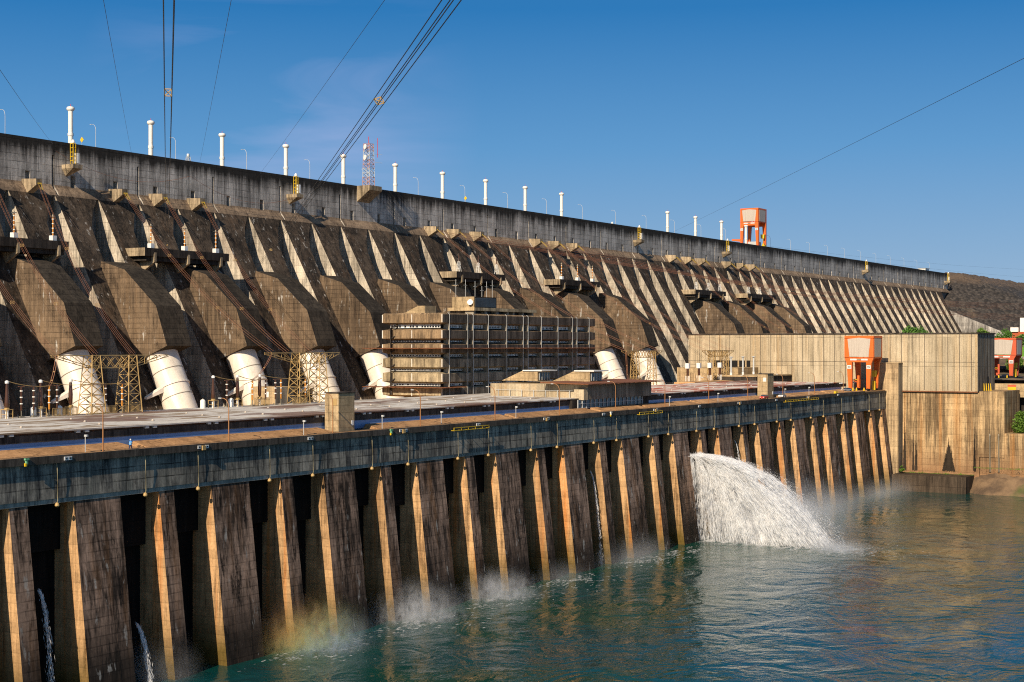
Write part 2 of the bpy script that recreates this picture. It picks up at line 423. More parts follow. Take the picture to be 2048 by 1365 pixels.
w.face([(X1D, 357, 119), (X1D, 385, 119), (X1D, 385, 30), (X1D, 357, 30)])
w.build('web_wall', M['web'], dam, recalc=False)

rx = []
k = -4
while 287.2+17.53*k < 1274: rx.append(287.2+17.53*k); k += 1
def rib(x0):
    b = MB(); zb = 36.0
    # (z, left, right) of the sloping face; the face narrows below its head
    rows = [(103.35, x0-.25, x0+16.6), (99.0, x0, x0+12.6), (94.0, x0, x0+9.6), (86.0, x0, x0+8.9), (zb, x0, x0+8.9)]
    for (za, la, ra), (zc, lc, rc) in zip(rows, rows[1:]):
        ya, yc = ribY(za), ribY(zc)
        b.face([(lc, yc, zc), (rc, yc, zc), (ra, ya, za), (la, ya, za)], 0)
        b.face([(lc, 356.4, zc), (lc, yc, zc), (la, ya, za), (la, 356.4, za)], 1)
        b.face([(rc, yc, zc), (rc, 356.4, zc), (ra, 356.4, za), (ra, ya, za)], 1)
    l0, r0 = rows[0][1], rows[0][2]; y0 = ribY(103.35)
    b.face([(l0, y0, 103.35), (r0, y0, 103.35), (r0, 356.4, 103.35), (l0, 356.4, 103.35)], 0)
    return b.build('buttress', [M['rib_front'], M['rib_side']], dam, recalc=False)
for x in rx: rib(x)

# concrete housings of the penstocks, one to a unit, in the gaps between buttresses
units = [293.9+35.05*k for k in (-1, 0, 1, 2, 3, 4, 5, 6, 7, 8, 9.0, 10.1, 13.3, 14.35, 15.4, 16.3)]
HW = 10.4
def housing(x0):
    b = MB(); x1 = x0+HW
    pr = [(316.0, 58.0), (320.4, 69.8), (333.0, 80.6), (342.6, 83.4), (343.5, 78.0), (331.0, 52.2)]
    n = len(pr)
    for i in range(n):
        j = (i+1) % n; (ya, za), (yb, zb) = pr[i], pr[j]
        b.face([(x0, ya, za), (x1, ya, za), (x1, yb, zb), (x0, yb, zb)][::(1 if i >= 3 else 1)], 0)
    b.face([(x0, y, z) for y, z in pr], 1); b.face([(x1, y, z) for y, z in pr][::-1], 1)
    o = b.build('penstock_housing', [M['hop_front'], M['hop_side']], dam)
    # trough wall under the housing, either side of the pipe
    t = MB(); t.prism([(329.0, 51.6), (345.0, 78.0), (352.0, 78.0), (352.0, 36.0), (321.5, 36.0)], x0+.5, x1-.5)
    t.build('trough_wall', M['rib_side'], dam)
for x in units: housing(x)

# line-anchor brackets cast onto the foot of the crest wall
bxs = [277.4, 295.0, 312.5, 346.9, 364.5, 382.1, 522.0, 539.0, 556.7, 607.4, 624.8, 642.8, 753.3, 773.4, 791.7, 828.8, 847.6, 865.5]
for x in bxs:
    b = MB(); b.prism([(357.2, 107.3), (351.0, 107.0), (351.0, 105.1), (355.6, 102.6), (357.2, 102.6)], x-1.2, x+1.2)
    b.build('anchor_bracket', M['plat'], dam)
# the tower bracket on the parapet
b = MB(); b.prism([(358.0, 119.9), (351.0, 119.9), (351.0, 118.1), (357.2, 113.6)], 475.2, 483.2)
b.build('tower_bracket', M['plat'], dam)
# wing wall at the far end
b = MB(); b.hexa([(1283, 240, 30), (1286, 240, 30), (1286, 356, 30), (1283, 356, 30), (1283, 240, 42.5), (1286, 240, 42.5), (1286, 356, 91.0), (1283, 356, 91.0)])
b.build('wing_wall', M['web'], dam)

# insulator platforms carried in front of the buttresses
def platform(x0, x1, lab):
    o = thing('insulator_platform', lab, 'platform', ((x0+x1)/2, 342, 85), 'insulator platforms on the dam face')
    b = MB(); b.box(x0, x1, 338.0, 346.5, 85.6, 88.1, 1, {5: 0}); b.box(x0+1.5, x1-1.0, 338.9, 346.5, 84.2, 85.6, 1)  # end towards the sun in paler concrete, its sunlight put into the colour
    b.build('beam', [M['plat'], M['beam']], o)
    L = x1-x0
    for f in (.11, .5, .9):
        x = x0+L*f
        g = MB(); g.prism([(337.7, 86.8), (337.7, 83.9), (344.0, 80.2), (347.5, 80.2), (347.5, 85.5), (338.2, 85.5)], x-.45, x+.45)
        g.build('bracket', M['plat'], o)
    return o
plats = [(275.0, 311.9), (342.4, 380.5), (516.4, 554.3), (601.7, 640.2), (749.2, 790.3), (822.1, 865.6)]
pl_lab = ['concrete insulator platform on the dam face above the leftmost white pipe, cut by the frame',
          'concrete insulator platform on the dam above the second and third white pipes',
          'concrete insulator platform on the dam directly behind the office roof masts',
          'concrete insulator platform on the dam face just right of the office block roof',
          'concrete insulator platform above the left end of the long pale wall',
          'rightmost concrete insulator platform on the dam face above the long pale wall']
where = ['leftmost platform', 'second platform from the left', 'platform behind the office roof', 'platform right of the office roof',
         'platform above the left end of the pale wall', 'rightmost platform']
for (a, c), lb in zip(plats, pl_lab): platform(a, c, lb)
def post_ins(kind):
    o = thing('post_insulator', None, 'insulator', (0, 0, 0), 'post insulators on the dam platforms')
    if kind == 0:
        b = MB(); b.box(-.75, .75, -.75, .75, 0, 1.5); b.build('base_box', M['signw'], o)
        b = MB(); b.lathe([(.2, 1.5), (.2, 6.8)], n=8)
        b.build('column', M['orange_ins'], o)
        for z in (2.2, 3.5, 4.8, 6.1):
            b = MB(); b.lathe([(.3, z), (.3, z+.26)], n=8); b.build('band', M['white'], o)
        b = MB(); b.bar((-.9, 0, 7.1), (.9, 0, 7.1), .2); b.lathe([(.3, 6.8), (.12, 7.6)], n=8); b.build('cap', M['steel'], o)
    else:
        b = MB()
        for sx, sy in ((-1, -1), (1, -1), (1, 1), (-1, 1)): b.bar((.7*sx, .7*sy, 0), (.3*sx, .3*sy, 4.2), .14)
        for z in (1.3, 2.7): 
            for a in ((-1, -1, 1, -1), (1, -1, 1, 1), (1, 1, -1, 1), (-1, 1, -1, -1)): b.bar((.55*a[0], .55*a[1], z), (.55*a[2], .55*a[3], z), .1)
        b.build('trestle', M['signw'], o)
        b = MB(); b.lathe([(.28, 4.2), (.16, 4.5), (.28, 5.2), (.16, 5.5), (.28, 6.2), (.1, 7.4)], n=8); b.build('column', M['porcelain'], o)
    return o
protoP = [post_ins(0), post_ins(1)]; used = [False, False]
for pi, (a, c) in enumerate(plats):
    kd = 1 if pi in (2, 4, 5) else 0
    for j, f in enumerate((.11, .5, .88)):
        o = protoP[kd] if not used[kd] else copy_tree(protoP[kd]); used[kd] = True
        o.location = (a+(c-a)*f, 339.6, 88.1)
        o['label'] = '%s insulator on the %s' % (['left', 'middle', 'right'][j]+(' striped orange' if kd == 0 else ' brown trestle-mounted'), where[pi])

# penstocks
def penstock():
    o = thing('penstock', None, 'penstock', (0, 0, 0), 'white penstock pipes below the dam')
    ax = Vector((0, -.49, -1)).normalized()
    top = Vector((0, 325.5, 60.0))
    def ringat(s): return top+ax*s
    def tubeat(b, s0, s1, r, n=28):
        u = Vector((1, 0, 0)); v = ax.cross(u); c = len(b.v)
        for s in (s0, s1):
            p = ringat(s)
            for k in range(n):
                a = 2*math.pi*k/n; b.v.append(tuple(p+(u*math.cos(a)+v*math.sin(a))*r))
        for k in range(n):
            k2 = (k+1) % n
            b.f.append((c+k, c+k2, c+n+k2, c+n+k)); b.m.append(0); b.sm.append(True)
    def coll(name, s, h, r0, r1, mat):
        b = MB(); n = 28; u = Vector((1, 0, 0)); v = ax.cross(u); c = 0
        for q, r in ((s, r0), (s, r1), (s+h, r1), (s+h, r0)):
            p = ringat(q)
            for k in range(n):
                a = 2*math.pi*k/n; b.v.append(tuple(p+(u*math.cos(a)+v*math.sin(a))*r))
        for i in range(3):
            for k in range(n):
                k2 = (k+1) % n
                b.f.append((i*n+k, i*n+k2, (i+1)*n+k2, (i+1)*n+k)); b.m.append(0); b.sm.append(False)
        b.build(name, mat, o)
    b = MB(); tubeat(b, 1, 28, 4.8); b.build('shell', M['pipe'], o)
    coll('joint', 4.4, .22, 4.78, 4.9, M['pipe_ring']); coll('joint', 11.0, .22, 4.78, 4.9, M['pipe_ring'])
    coll('stiffener', 15.6, .5, 4.78, 5.08, M['pipe']); coll('joint', 19.4, .2, 4.78, 4.9, M['pipe_ring'])
    b = MB(); b.hexa([(-9.6, 319.6, 42.4), (-4.3, 317.4, 44.6), (-4.3, 319.2, 44.7), (-9.6, 320.6, 42.5), (-9.6, 319.6, 43.0), (-4.3, 317.4, 46.2), (-4.3, 319.2, 46.3), (-9.6, 320.6, 43.1)])
    b.build('support_arm', M['pipe'], o)
    return o
pp = penstock()
pnum = {0: '06', 1: '07', 2: '08', 3: '09'}
plabel = {-1: 'white penstock pipe cut by the left edge of the frame', 0: 'white penstock pipe behind the two legs of the leftmost lattice gantry',
          1: 'white penstock pipe second from left with nothing in front, between two lattice gantries', 2: 'white penstock pipe rising behind three dark brown bushings',
          3: 'white penstock pipe behind the lattice gantry left of the tall concrete block', 4: 'white penstock pipe half hidden by the lit left end of the office block',
          9: 'white penstock pipe at the right end of the office block', 10.1: 'rightmost white penstock pipe, behind a lattice gantry'}
first = True
for k in (-1, 0, 1, 2, 3, 4, 9, 10.1):
    x = 293.9+35.05*k+HW/2
    o = pp if first else copy_tree(pp); first = False
    o.location = (x, 0, 0); o['label'] = plabel[k]
    if k in pnum:
        cu = bpy.data.curves.new('unit_number_text', 'FONT'); cu.body = pnum[k]; cu.size = 1.9; cu.align_x = 'CENTER'; cu.extrude = .02
        tmp = bpy.data.objects.new('unit_number_text', cu); COL.objects.link(tmp); bpy.context.view_layer.update()
        me = bpy.data.meshes.new_from_object(tmp.evaluated_get(bpy.context.evaluated_depsgraph_get())); bpy.data.objects.remove(tmp); t = bpy.data.objects.new('unit_number', me); COL.objects.link(t); t.parent = o
        a = R(62); p = Vector((0, 325.5, 60.0))+Vector((0, -.49, -1)).normalized()*19.0
        nrm = Vector((0, -1, .49)).normalized()*math.sin(a)+Vector((1, 0, 0))*math.cos(a)
        upv = Vector((0, .49, 1)).normalized(); rt = upv.cross(nrm)
        t.matrix_local = Matrix.Translation(p+nrm*4.84) @ Matrix((rt, upv, nrm)).transposed().to_4x4()
        t.data.materials.append(M['ink'])

# vent columns along the crest
def vent():
    o = thing('vent_column', None, 'vent', (0, 0, 0), 'white vent columns along the crest')
    b = MB(); b.lathe([(.78, -1), (.78, 4.2), (.92, 4.2), (.92, 5.0), (.74, 5.0), (.74, 12.2)], n=14); b.build('shaft', M['white'], o)
    b = MB(); b.lathe([(.74, 11.9), (1.2, 12.3), (1.28, 12.8), (1.05, 13.2), (.3, 13.4)], n=14); b.build('cap', M['white'], o)
    b = MB(); b.tube([(0, 0, 13.3), (0, 0, 14.1)], .07, 5); b.build('beacon', M['red'], o)
    return o
v0 = vent(); vx = [337.6+34.85*k for k in range(10)]+[771.6, 809.1, 846.6, 884.6]
for i, x in enumerate(vx):
    o = v0 if i == 0 else copy_tree(v0)
    o.location = (x, 365, 119.4)
    o['label'] = ('white capped vent column on the dam crest, %s from the left' % ordn(i)) if i < 13 else 'white vent column standing under the legs of the crest gantry crane'
# street lamps along the crest
def lamp():
    o = thing('street_lamp', None, 'street lamp', (0, 0, 0), 'street lamps along the dam crest')
    pts = [(0, 0, -.5), (0, 0, 8.2), (0, .12, 9.0), (0, .5, 9.7), (0, 1.1, 10.1), (0, 1.9, 10.2)]
    b = MB(); b.tube(pts, [.1, .075, .07, .06, .055, .05], 6); b.build('post', M['lampgrey'], o)
    b = MB(); b.box(-.13, .13, 1.8, 2.6, 10.12, 10.24); b.build('lantern', M['lampgrey'], o)
    return o
l0 = lamp(); i = 0
lx = [316.3+36.55*k for k in range(28)]
gone = (16,)
for i, x in enumerate(lx):
    if i in gone: continue
    o = l0 if i == 0 else copy_tree(l0)
    o.location = (x, 370, 119.4)
    o['label'] = 'thin grey curved street lamp on the dam crest, %s from the left' % ordn(i if i < 16 else i-1)
# tall steel ladders with cabinets on the parapet
def access(x, lab):
    o = thing('access_platform', lab, 'platform', (x, 353.5, 112), 'yellow access platforms on the crest wall')
    b = MB(); b.hexa([(x-.2, 356.9, 109.6), (x+.2, 356.9, 109.6), (x+.4, 357.2, 109.6), (x-.4, 357.2, 109.6), (x-1.9, 352.2, 111.8), (x+1.9, 352.2, 111.8), (x+1.9, 357.2, 111.8), (x-1.9, 357.2, 111.8)])
    b.box(x-1.9, x+1.9, 352.2, 357.05, 111.8, 113.0); b.build('bracket', M['plat'], o)
    b = MB()
    for dx, dy in ((-.5, 353.6), (.5, 353.6), (-.5, 354.8), (.5, 354.8)): b.bar((x+dx, dy, 113), (x+dx, dy, 119.6), .16)
    for z in (114.2, 115.5, 116.8, 118.1, 119.4):
        b.bar((x-.5, 353.6, z), (x+.5, 353.6, z), .12); b.bar((x-.5, 353.6, z), (x-.5, 354.8, z), .12); b.bar((x+.5, 354.8, z), (x-.5, 354.8, z), .12)
    b.build('ladder', M['yellow'], o)
    b = MB(); b.box(x+.9, x+1.8, 353.4, 354.5, 113.6, 116.6); b.build('cabinet', M['signw'], o)
    b = MB(); b.lathe([(.55, 119.6), (.6, 120.0), (.3, 120.6)], (x, 354.2, 0), 10); b.build('cap', M['signw'], o)
for x, lb in zip((328.6, 434.7, 714.8, 830.5, 1085.4, 1304.0), (
        'yellow ladder and white cabinet on a bracket below the leftmost vent column', 'yellow ladder on a bracket just right of the fourth vent column',
        'yellow ladder on a crest wall bracket where the single wire ends', 'yellow ladder on a crest wall bracket beside the crest gantry crane',
        'yellow ladder on a bracket along the far, bare stretch of crest wall', 'yellow ladder at the extreme right end of the dam crest wall')): access(x, lb)
# radio tower
tw = thing('radio_tower', 'red and white lattice radio tower with dish antennas on the crest', 'tower', (478, 353.5, 119.9))
bx = [(476.3, 351.9), (479.7, 351.9), (479.7, 355.2), (476.3, 355.2)]
def lattice(b, base, top, n, w, wb, cross=True):
    base = [Vector(p) for p in base]; top = [Vector(p) for p in top]
    for p, q in zip(base, top): b.bar(p, q, w)
    for i in range(n):
        f0, f1 = i/n, (i+1)/n
        for k in range(len(base)):
            k2 = (k+1) % len(base)
            a0 = base[k].lerp(top[k], f0); a1 = base[k].lerp(top[k], f1); c0 = base[k2].lerp(top[k2], f0); c1 = base[k2].lerp(top[k2], f1)
            b.bar(a0, c1, wb)
            if cross: b.bar(c0, a1, wb)
            b.bar(a1, c1, wb)
zt = [119.9, 123.2, 126.6, 130.0, 133.4, 136.2]
for i in range(5):
    f0 = 1-.18*i/5; f1 = 1-.18*(i+1)/5
    ctr = (478, 353.5)
    q = lambda p, f: (ctr[0]+(p[0]-ctr[0])*f, ctr[1]+(p[1]-ctr[1])*f)
    b = MB(); lattice(b, [(*q(p, f0), zt[i]) for p in bx], [(*q(p, f1), zt[i+1]) for p in bx], 2, .2, .1)
    b.build('lattice_section', M['lampgrey'] if i % 2 else M['red_old'], tw)
b = MB(); b.tube([(478, 353.5, 136), (478, 353.5, 139)], .12, 5); b.tube([(480.4, 351, 131), (480.4, 351, 138.5)], .1, 5)
b.build('mast', M['red'], tw)
for z in (134.7, 130.6):
    b = MB(); c = len(b.v)
    b.lathe([(.2, 0), (.9, .25), (1.05, .6), (1.0, .75)], n=14)
    o = b.build('dish', M['signw'], tw, loc=(0, 0, 0)); o.rotation_euler = (0, R(-90), R(-25)); o.location = Vector((475.6, 352.8, z))-tw.location
for z, sgn in ((132.2, 1), (129.0, 1), (128.2, -1), (129.6, -1), (125.6, -1)):
    b = MB(); b.tube([(478+sgn*1.6, 351.6, z), (478+sgn*4.4, 350.2, z)], .06, 4); b.build('antenna', M['lampgrey'], tw)
# small far tower and road signs on the crest
st = thing('antenna_tower', 'small white lattice antenna tower peeping over the dam crest', 'tower', (402, 376, 119.4))
b = MB(); lattice(b, [(401, 375, 119.4), (403, 375, 119.4), (403, 377, 119.4), (401, 377, 119.4)], [(401.5, 375.5, 124.6), (402.5, 375.5, 124.6), (402.5, 376.5, 124.6), (401.5, 376.5, 124.6)], 4, .14, .08); b.build('lattice', M['lampgrey'], st)
b = MB(); b.lathe([(.3, 124.6), (.55, 125.0), (.5, 125.6)], (402, 376, 0), 10); b.build('drum', M['signw'], st)
for x, lb in ((338.5, 'yellow diamond warning sign beside the leftmost vent column'), (558.7, 'yellow diamond warning sign at the foot of the seventh vent column')):
    o = thing('warning_sign', lb, 'sign', (x, 361, 119.4), 'yellow diamond road signs')
    b = MB(); b.tube([(x, 361, 119.4), (x, 361, 121.8)], .06, 5); b.build('post', M['lampgrey'], o)
    b = MB(); b.prism([(361, 121.3), (360.2, 122.2), (361, 123.1), (361.8, 122.2)], x-.05, x+.05); b.build('plate', M['yellow'], o)
gs = thing('globe_lamp', 'small white globe on the crest between two street lamps', 'lamp', (710.8, 368, 119.4))
b = MB(); b.tube([(710.8, 368, 119.4), (710.8, 368, 121.6)], .08, 5); b.build('post', M['lampgrey'], gs)
b = MB(); b.lathe([(.15, 121.4), (.5, 121.7), (.6, 122.1), (.45, 122.6), (.1, 122.8)], (710.8, 368, 0), 10); b.build('globe', M['white'], gs)
hut = thing('crest_hut', 'small pale hut near the far right end of the crest', 'hut', (1288, 372, 119.4))
b = MB(); b.box(1284, 1295, 368, 374, 119.3, 123.2); b.build('wall', M['white'], hut)
b = MB(); b.box(1283.6, 1295.4, 367.6, 374.4, 123.2, 123.6); b.build('roof', M['lampgrey'], hut)
b = MB(); b.box(1283.92, 1284.05, 369, 371, 120.6, 122.2); b.box(1286, 1288, 367.92, 368.05, 120.6, 122.2); b.build('window', M['glass'], hut)

# ================================================================ RIVER, GROUND, BANK
b = MB(); b.face([(-2500, -2500, ZW), (5000, -2500, ZW), (5000, 215, ZW), (-2500, 215, ZW)])
tag(b.build('water', M['water']), kind='structure')
b = MB(); b.face([(-400, 249, 36.0), (641, 249, 36.0), (641, 358, 36.0), (-400, 358, 36.0)])
tag(b.build('ground', M['deck']), kind='structure')
def terrain(name, mat, x0, x1, y0, y1, nx, ny, fz, jit=0.0, frq=.05):
    b = MB(); base = 0
    for j in range(ny+1):
        for i in range(nx+1):
            x = x0+(x1-x0)*i/nx; y = y0+(y1-y0)*j/ny
            z = fz(x, y)
            if jit: z += jit*(mnoise.noise(Vector((x*frq, y*frq, 3.1)))+.5*mnoise.noise(Vector((x*frq*3, y*frq*3, 9.1))))
            b.v.append((x, y, z))
    for j in range(ny):
        for i in range(nx):
            a = j*(nx+1)+i
            b.f.append((a, a+1, a+nx+2, a+nx+1)); b.m.append(0); b.sm.append(True)
    return tag(b.build(name, mat, recalc=False), kind='structure')
# rockfill flank at the far end of the dam
terrain('embankment', M['rock'], 1284.6, 2300, 180, 372, 300, 110, lambda x, y: 121.5-max(0, 354-y)*(.42 if x < 1400 else .42)-max(0, 1338-x)*.62-max(0, (x-1309)*.003), 1.6, .16)
terrain('hill', M['soil'], -4000, 9000, 372, 2600, 60, 20, lambda x, y: 60-(y-372)*.02, 6, .002)
terrain('terrain', M['soil'], 672, 2600, 60, 300, 200, 60, lambda x, y: 43.0+max(0, (x-900))*.012 if y > 128 else 43.0-(128-y)*.75, 1.0, .06)
terrain('river_bank', M['soil'], 622, 690, 60, 172, 40, 70, lambda x, y: min(3.6 if x < 641 else 12, -4.2+max(0, x-626.5-max(0, y-158)*.9)*.7), 1.5, .28)

# ================================================================ POWERHOUSE
YF = 198.6; X0P, X1P = 128.0, 635.0
ph = thing('powerhouse', 'long concrete powerhouse with tall piers standing in the river', 'powerhouse', (400, 205, 0))
# corbelled wall above the piers, slightly raked
b = MB(); b.prism([(198.9, 38.3), (198.6, 32.3), (198.75, 32.3), (198.75, 31.5), (203.0, 31.5), (203.0, 38.3)], X0P, 634.9, 0, mis={1: 1, 2: 1})
b.build('corbel_wall', [M['corbel'], M['corbel_lip']], ph)
b = MB(); b.box(X0P, 606.0, 198.2, 199.0, 38.3, 39.55); b.box(606.0, 634.9, 198.45, 198.9, 38.3, 39.0); b.build('kerb', M['kerb'], ph)
b = MB(); b.box(X0P, 634.9, 199.0, 203.0, 38.4, 39.35); b.box(606.1, 634.9, 203.0, 214.0, 38.3, 39.3); b.build('deck', M['deck'], ph)
# sloping glacis panels with ramps between them
gl = [(128, 203.5), (205.5, 262.0), (277.5, 337.0), (338.0, 383.0), (385.0, 414.5), (416.0, 452.5), (453.0, 511.0), (524.0, 575.0), (576.0, 605.5)]
for a, c in gl:
    g = MB(); g.hexa([(a, 202.4, 39.3), (c, 202.4, 39.3), (c, 206.9, 39.3), (a, 206.9, 39.3), (a+.02, 202.5, 39.45), (c-.02, 202.5, 39.45), (c-1.0, 206.8, 40.35), (a+1.0, 206.8, 40.35)])
    g.build('glacis_panel', M['glacis'], ph)
b = MB(); b.box(X0P, 606.0, 202.1, 202.4, 39.2, 39.37); b.build('drain_slot', M['dark'], ph)
b = MB(); b.box(X0P, 606.0, 202.95, 209.3, 38.0, 39.33); b.build('gutter', M['kerb'], ph)
b = MB(); b.box(X0P, 606.0, 208.35, 210.0, 39.3, 41.3); b.build('blue_band', M['blue'], ph)
b = MB(); b.box(X0P, 612.0, 208.2, 210.2, 41.2, 42.45); b.build('roof_beam', M['kerb'], ph)
b = MB(); b.box(X0P, 600.0, 208.6, 210.4, 42.45, 42.85); b.build('roof_edge', M['rust'], ph)
b = MB(); b.hexa([(X0P, 207.9, 42.85), (600, 207.9, 42.85), (600, 250, 43.0), (X0P, 250, 43.0), (X0P, 207.9, 43.1), (600, 207.9, 43.1), (600, 250, 43.35), (X0P, 250, 43.35)])
b.build('roof', M['roof'], ph)
b = MB(); b.box(X0P, 612, 210.3, 249.5, 30, 42.8); b.build('hall_wall', M['kerb'], ph)
pb = MB(); pb.box(-.45, .45, -.3, .3, 0, .42)
br0 = None
for k in range(28):
    for dx in (0, 2.1):
        x = 160+17.1*k+dx
        if br0 is None: br0 = pb.build('roof_bracket', M['lampgrey'], ph); o = br0
        else: o = br0.copy(); COL.objects.link(o)
        o.location = Vector((x, 208.25, 42.44))-ph.location
rv = MB(); rv.lathe([(.26, 0), (.32, .15), (.15, .36)], n=8); rv0 = None
for k in range(28):
    for q in range(3):
        x = 158+16.0*k+q*5.3; y = 214+q*9.5+(k*7 % 5)
        if 378 < x < 432 or x > 595: continue
        if rv0 is None: rv0 = rv.build('roof_vent', M['cladding'], ph); o = rv0
        else: o = rv0.copy(); COL.objects.link(o)
        o.location = Vector((x, y, 43.15))-ph.location
# piers: wide ones between units, narrow ones inside each unit
def pier(x0, x1):
    g = MB(); zt, zb = 31.5, -7.0
    yt = 198.9; yb = yt-.118*(zt-zb)
    p = [(x0, yb, zb), (x1, yb, zb), (x1, 216, zb), (x0, 216, zb), (x0, yt, zt), (x1, yt, zt), (x1, 216, zt), (x0, 216, zt)]
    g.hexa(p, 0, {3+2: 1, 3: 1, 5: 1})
    for k, f in ((0.3, .12), (.68, .14)):
        if x1-x0 > 6:
            xa = x0+(x1-x0)*k
            g.hexa([(xa, yb-.03, zb), (xa+f, yb-.03, zb), (xa+f, yb+.2, zb), (xa, yb+.2, zb), (xa, yt-.03, zt-.4), (xa+f, yt-.03, zt-.4), (xa+f, yt+.2, zt-.4), (xa, yt+.2, zt-.4)])
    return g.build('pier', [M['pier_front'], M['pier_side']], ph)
piers = []
for k in range(-2, 14):
    a = 184.7+34.2*k
    if a > 125: piers.append((a, min(a+10.7, 634.8)))
    n = 205.0+34.2*k
    if 125 < n < 625: piers.append((n, n+3.8))
piers.sort()
for a, c in piers: pier(a, c)
# curtain walls and a near-black sheet standing in for the deep shade between piers
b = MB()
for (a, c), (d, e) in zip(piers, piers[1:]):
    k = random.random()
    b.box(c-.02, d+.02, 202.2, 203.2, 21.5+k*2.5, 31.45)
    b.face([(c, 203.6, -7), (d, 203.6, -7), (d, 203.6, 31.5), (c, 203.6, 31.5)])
b.build('gap_shade_wall', M['inner'], ph)
# floodlights on pipes down the corbel wall
def flood():
    o = thing('floodlight', None, 'floodlight', (0, 0, 0), 'floodlights hung below the corbel wall')
    b = MB(); b.tube([(0, .1, 6.9), (0, -.15, 5.4), (0, -.25, .2), (0, -.1, -.1)], .085, 6); b.build('pipe', M['dull_pipe'], o)
    b = MB(); b.lathe([(.1, -.05), (.34, -.25), (.4, -.6), (.25, -.8), (.1, -.85)], (0, -.1, 0), 10); b.build('lamp', M['tan_steel'], o)
    return o
f0 = flood(); used1 = False; n = 0
for (a, c), (d, e) in zip(piers, piers[1:]):
    x = (c+d)/2+.9
    if x < 169: continue
    o = f0 if not used1 else copy_tree(f0); used1 = True
    o.location = (x, 198.5, 31.7)
    o['label'] = 'tan floodlight on a thin pipe below the deck kerb, %s from the left' % ordn(n); n += 1
# lamp posts on the deck
def dpost():
    o = thing('deck_lamp', None, 'street lamp', (0, 0, 0), 'tall brown lamp posts along the powerhouse deck')
    b = MB(); b.tube([(0, 0, 0), (0, 0, 6.6), (0, .12, 7.4), (0, .55, 8.1), (0, 1.2, 8.45), (0, 1.9, 8.5)], [.13, .1, .09, .08, .07, .06], 6); b.build('post', M['brownpost'], o)
    b = MB(); b.box(-.15, .15, 1.8, 2.6, 8.4, 8.58); b.build('lantern', M['lampgrey'], o)
    return o
d0 = dpost()
for i in range(13):
    o = d0 if i == 0 else copy_tree(d0); o.location = (193.0+32.75*i, 200.6, 39.3)
    o['label'] = 'tall brown curved lamp post on the powerhouse deck, %s from the left' % ordn(i)
def sposts():
    o = thing('deck_fixture', None, 'lamp', (0, 0, 0), 'short grey fixture posts along the glacis')
    b = MB(); b.tube([(0, 0, 0), (0, 0, 3.0)], .08, 5); b.build('post', M['lampgrey'], o)
    b = MB(); b.box(-.2, .2, -.5, .1, 2.7, 3.05); b.build('head', M['lampgrey'], o)
    return o
s0 = sposts()
for i, x in enumerate((190.4, 250.7, 278.5, 302.3, 336.8, 428.8, 466.1, 526.7, 551.6)):
    o = s0 if i == 0 else copy_tree(s0); o.location = (x, 202.2, 39.4)
    o['label'] = 'short grey fixture post at the foot of the sloping deck panels, %s from the left' % ordn(i)
# number plates on the kerb
def plate(x, wdt, lab, marks):
    o = thing('number_plate', lab, 'sign', (x, 198.1, 38.9), 'white number plates on the deck kerb')
    b = MB(); b.box(x-wdt/2, x+wdt/2, 198.08, 198.19, 38.65, 39.25); b.build('panel', M['signw'], o)
    b = MB()
    for m in marks: b.box(x+m-.14, x+m+.02, 198.05, 198.085, 38.8, 39.1); b.box(x+m+.08, x+m+.26, 198.05, 198.085, 38.76, 39.12)
    b.build('lettering', M['ink'], o)
for i, x in enumerate((182.7, 247.9, 312.4, 377.5, 442.3, 508.0, 573.0)): plate(x, 1.7, 'single white number plate on the dark deck kerb, %s from the left' % ordn(i), (-.45, .4))
for i, x in enumerate((215.9, 281.0, 345.5, 410.6, 474.7, 540.0)):
    o = thing('kerb_box', 'tan box between two small white plates on the kerb, %s from the left' % ordn(i), 'box', (x, 198, 38.3), 'tan boxes on the deck kerb')
    b = MB(); b.box(x-.45, x+.45, 197.85, 198.19, 38.4, 39.25); b.build('cabinet', M['tan_steel'], o)
    for s in (-1, 1):
        b = MB(); b.box(x+s*1.05-.42, x+s*1.05+.42, 198.08, 198.19, 38.7, 39.3); b.build('plate', M['signw'], o)
        b = MB(); b.box(x+s*1.05-.2, x+s*1.05+.2, 198.05, 198.085, 38.85, 39.15); b.build('lettering', M['ink'], o)
for i, (x, lb) in enumerate(((173.7, 'green and yellow gauge bracket on the kerb near the left edge'), (276.2, 'pale green gauge bracket on the kerb below the tall concrete block'), (381.7, 'white gauge bracket on the kerb in front of the glazed entrance'))):
    o = thing('gauge_bracket', lb, 'gauge', (x, 198, 38.3), 'gauge brackets on the deck kerb')
    b = MB(); b.box(x-.18, x+.18, 197.85, 198.19, 38.5, 39.5); b.box(x-.4, x+.4, 197.8, 198.19, 39.2, 39.5); b.build('bracket', M['white'] if i == 2 else leafmat('green_bracket', '#5f9a72', '#7ab48c'), o)
    b = MB(); b.box(x-.45, x-.1, 197.8, 198.1, 38.2, 38.7); b.build('foot', M['yellow'], o)
for i, (x0, x1, lb) in enumerate(((300.7, 316.2, 'yellow railing hung outside the kerb left of the ramp wall'), (398.6, 414.0, 'yellow railing hung outside the kerb below the glazed entrance'), (515.0, 549.0, 'long yellow railing hung outside the kerb left of the large orange crane'))):
    o = thing('railing', lb, 'railing', ((x0+x1)/2, 197.6, 38), 'yellow railings outside the kerb')
    b = MB(); m = int((x1-x0)/2.6)
    for z in (38.0, 38.65): b.bar((x0, 197.5, z), (x1, 197.5, z), .13)
    for k in range(m+1):
        x = x0+(x1-x0)*k/m; b.bar((x, 197.5, 37.9), (x, 197.5, 38.7), .1); b.bar((x, 197.5, 38.0), (x, 198.4, 38.0), .1)
    b.build('rail', M['yellow'], o)
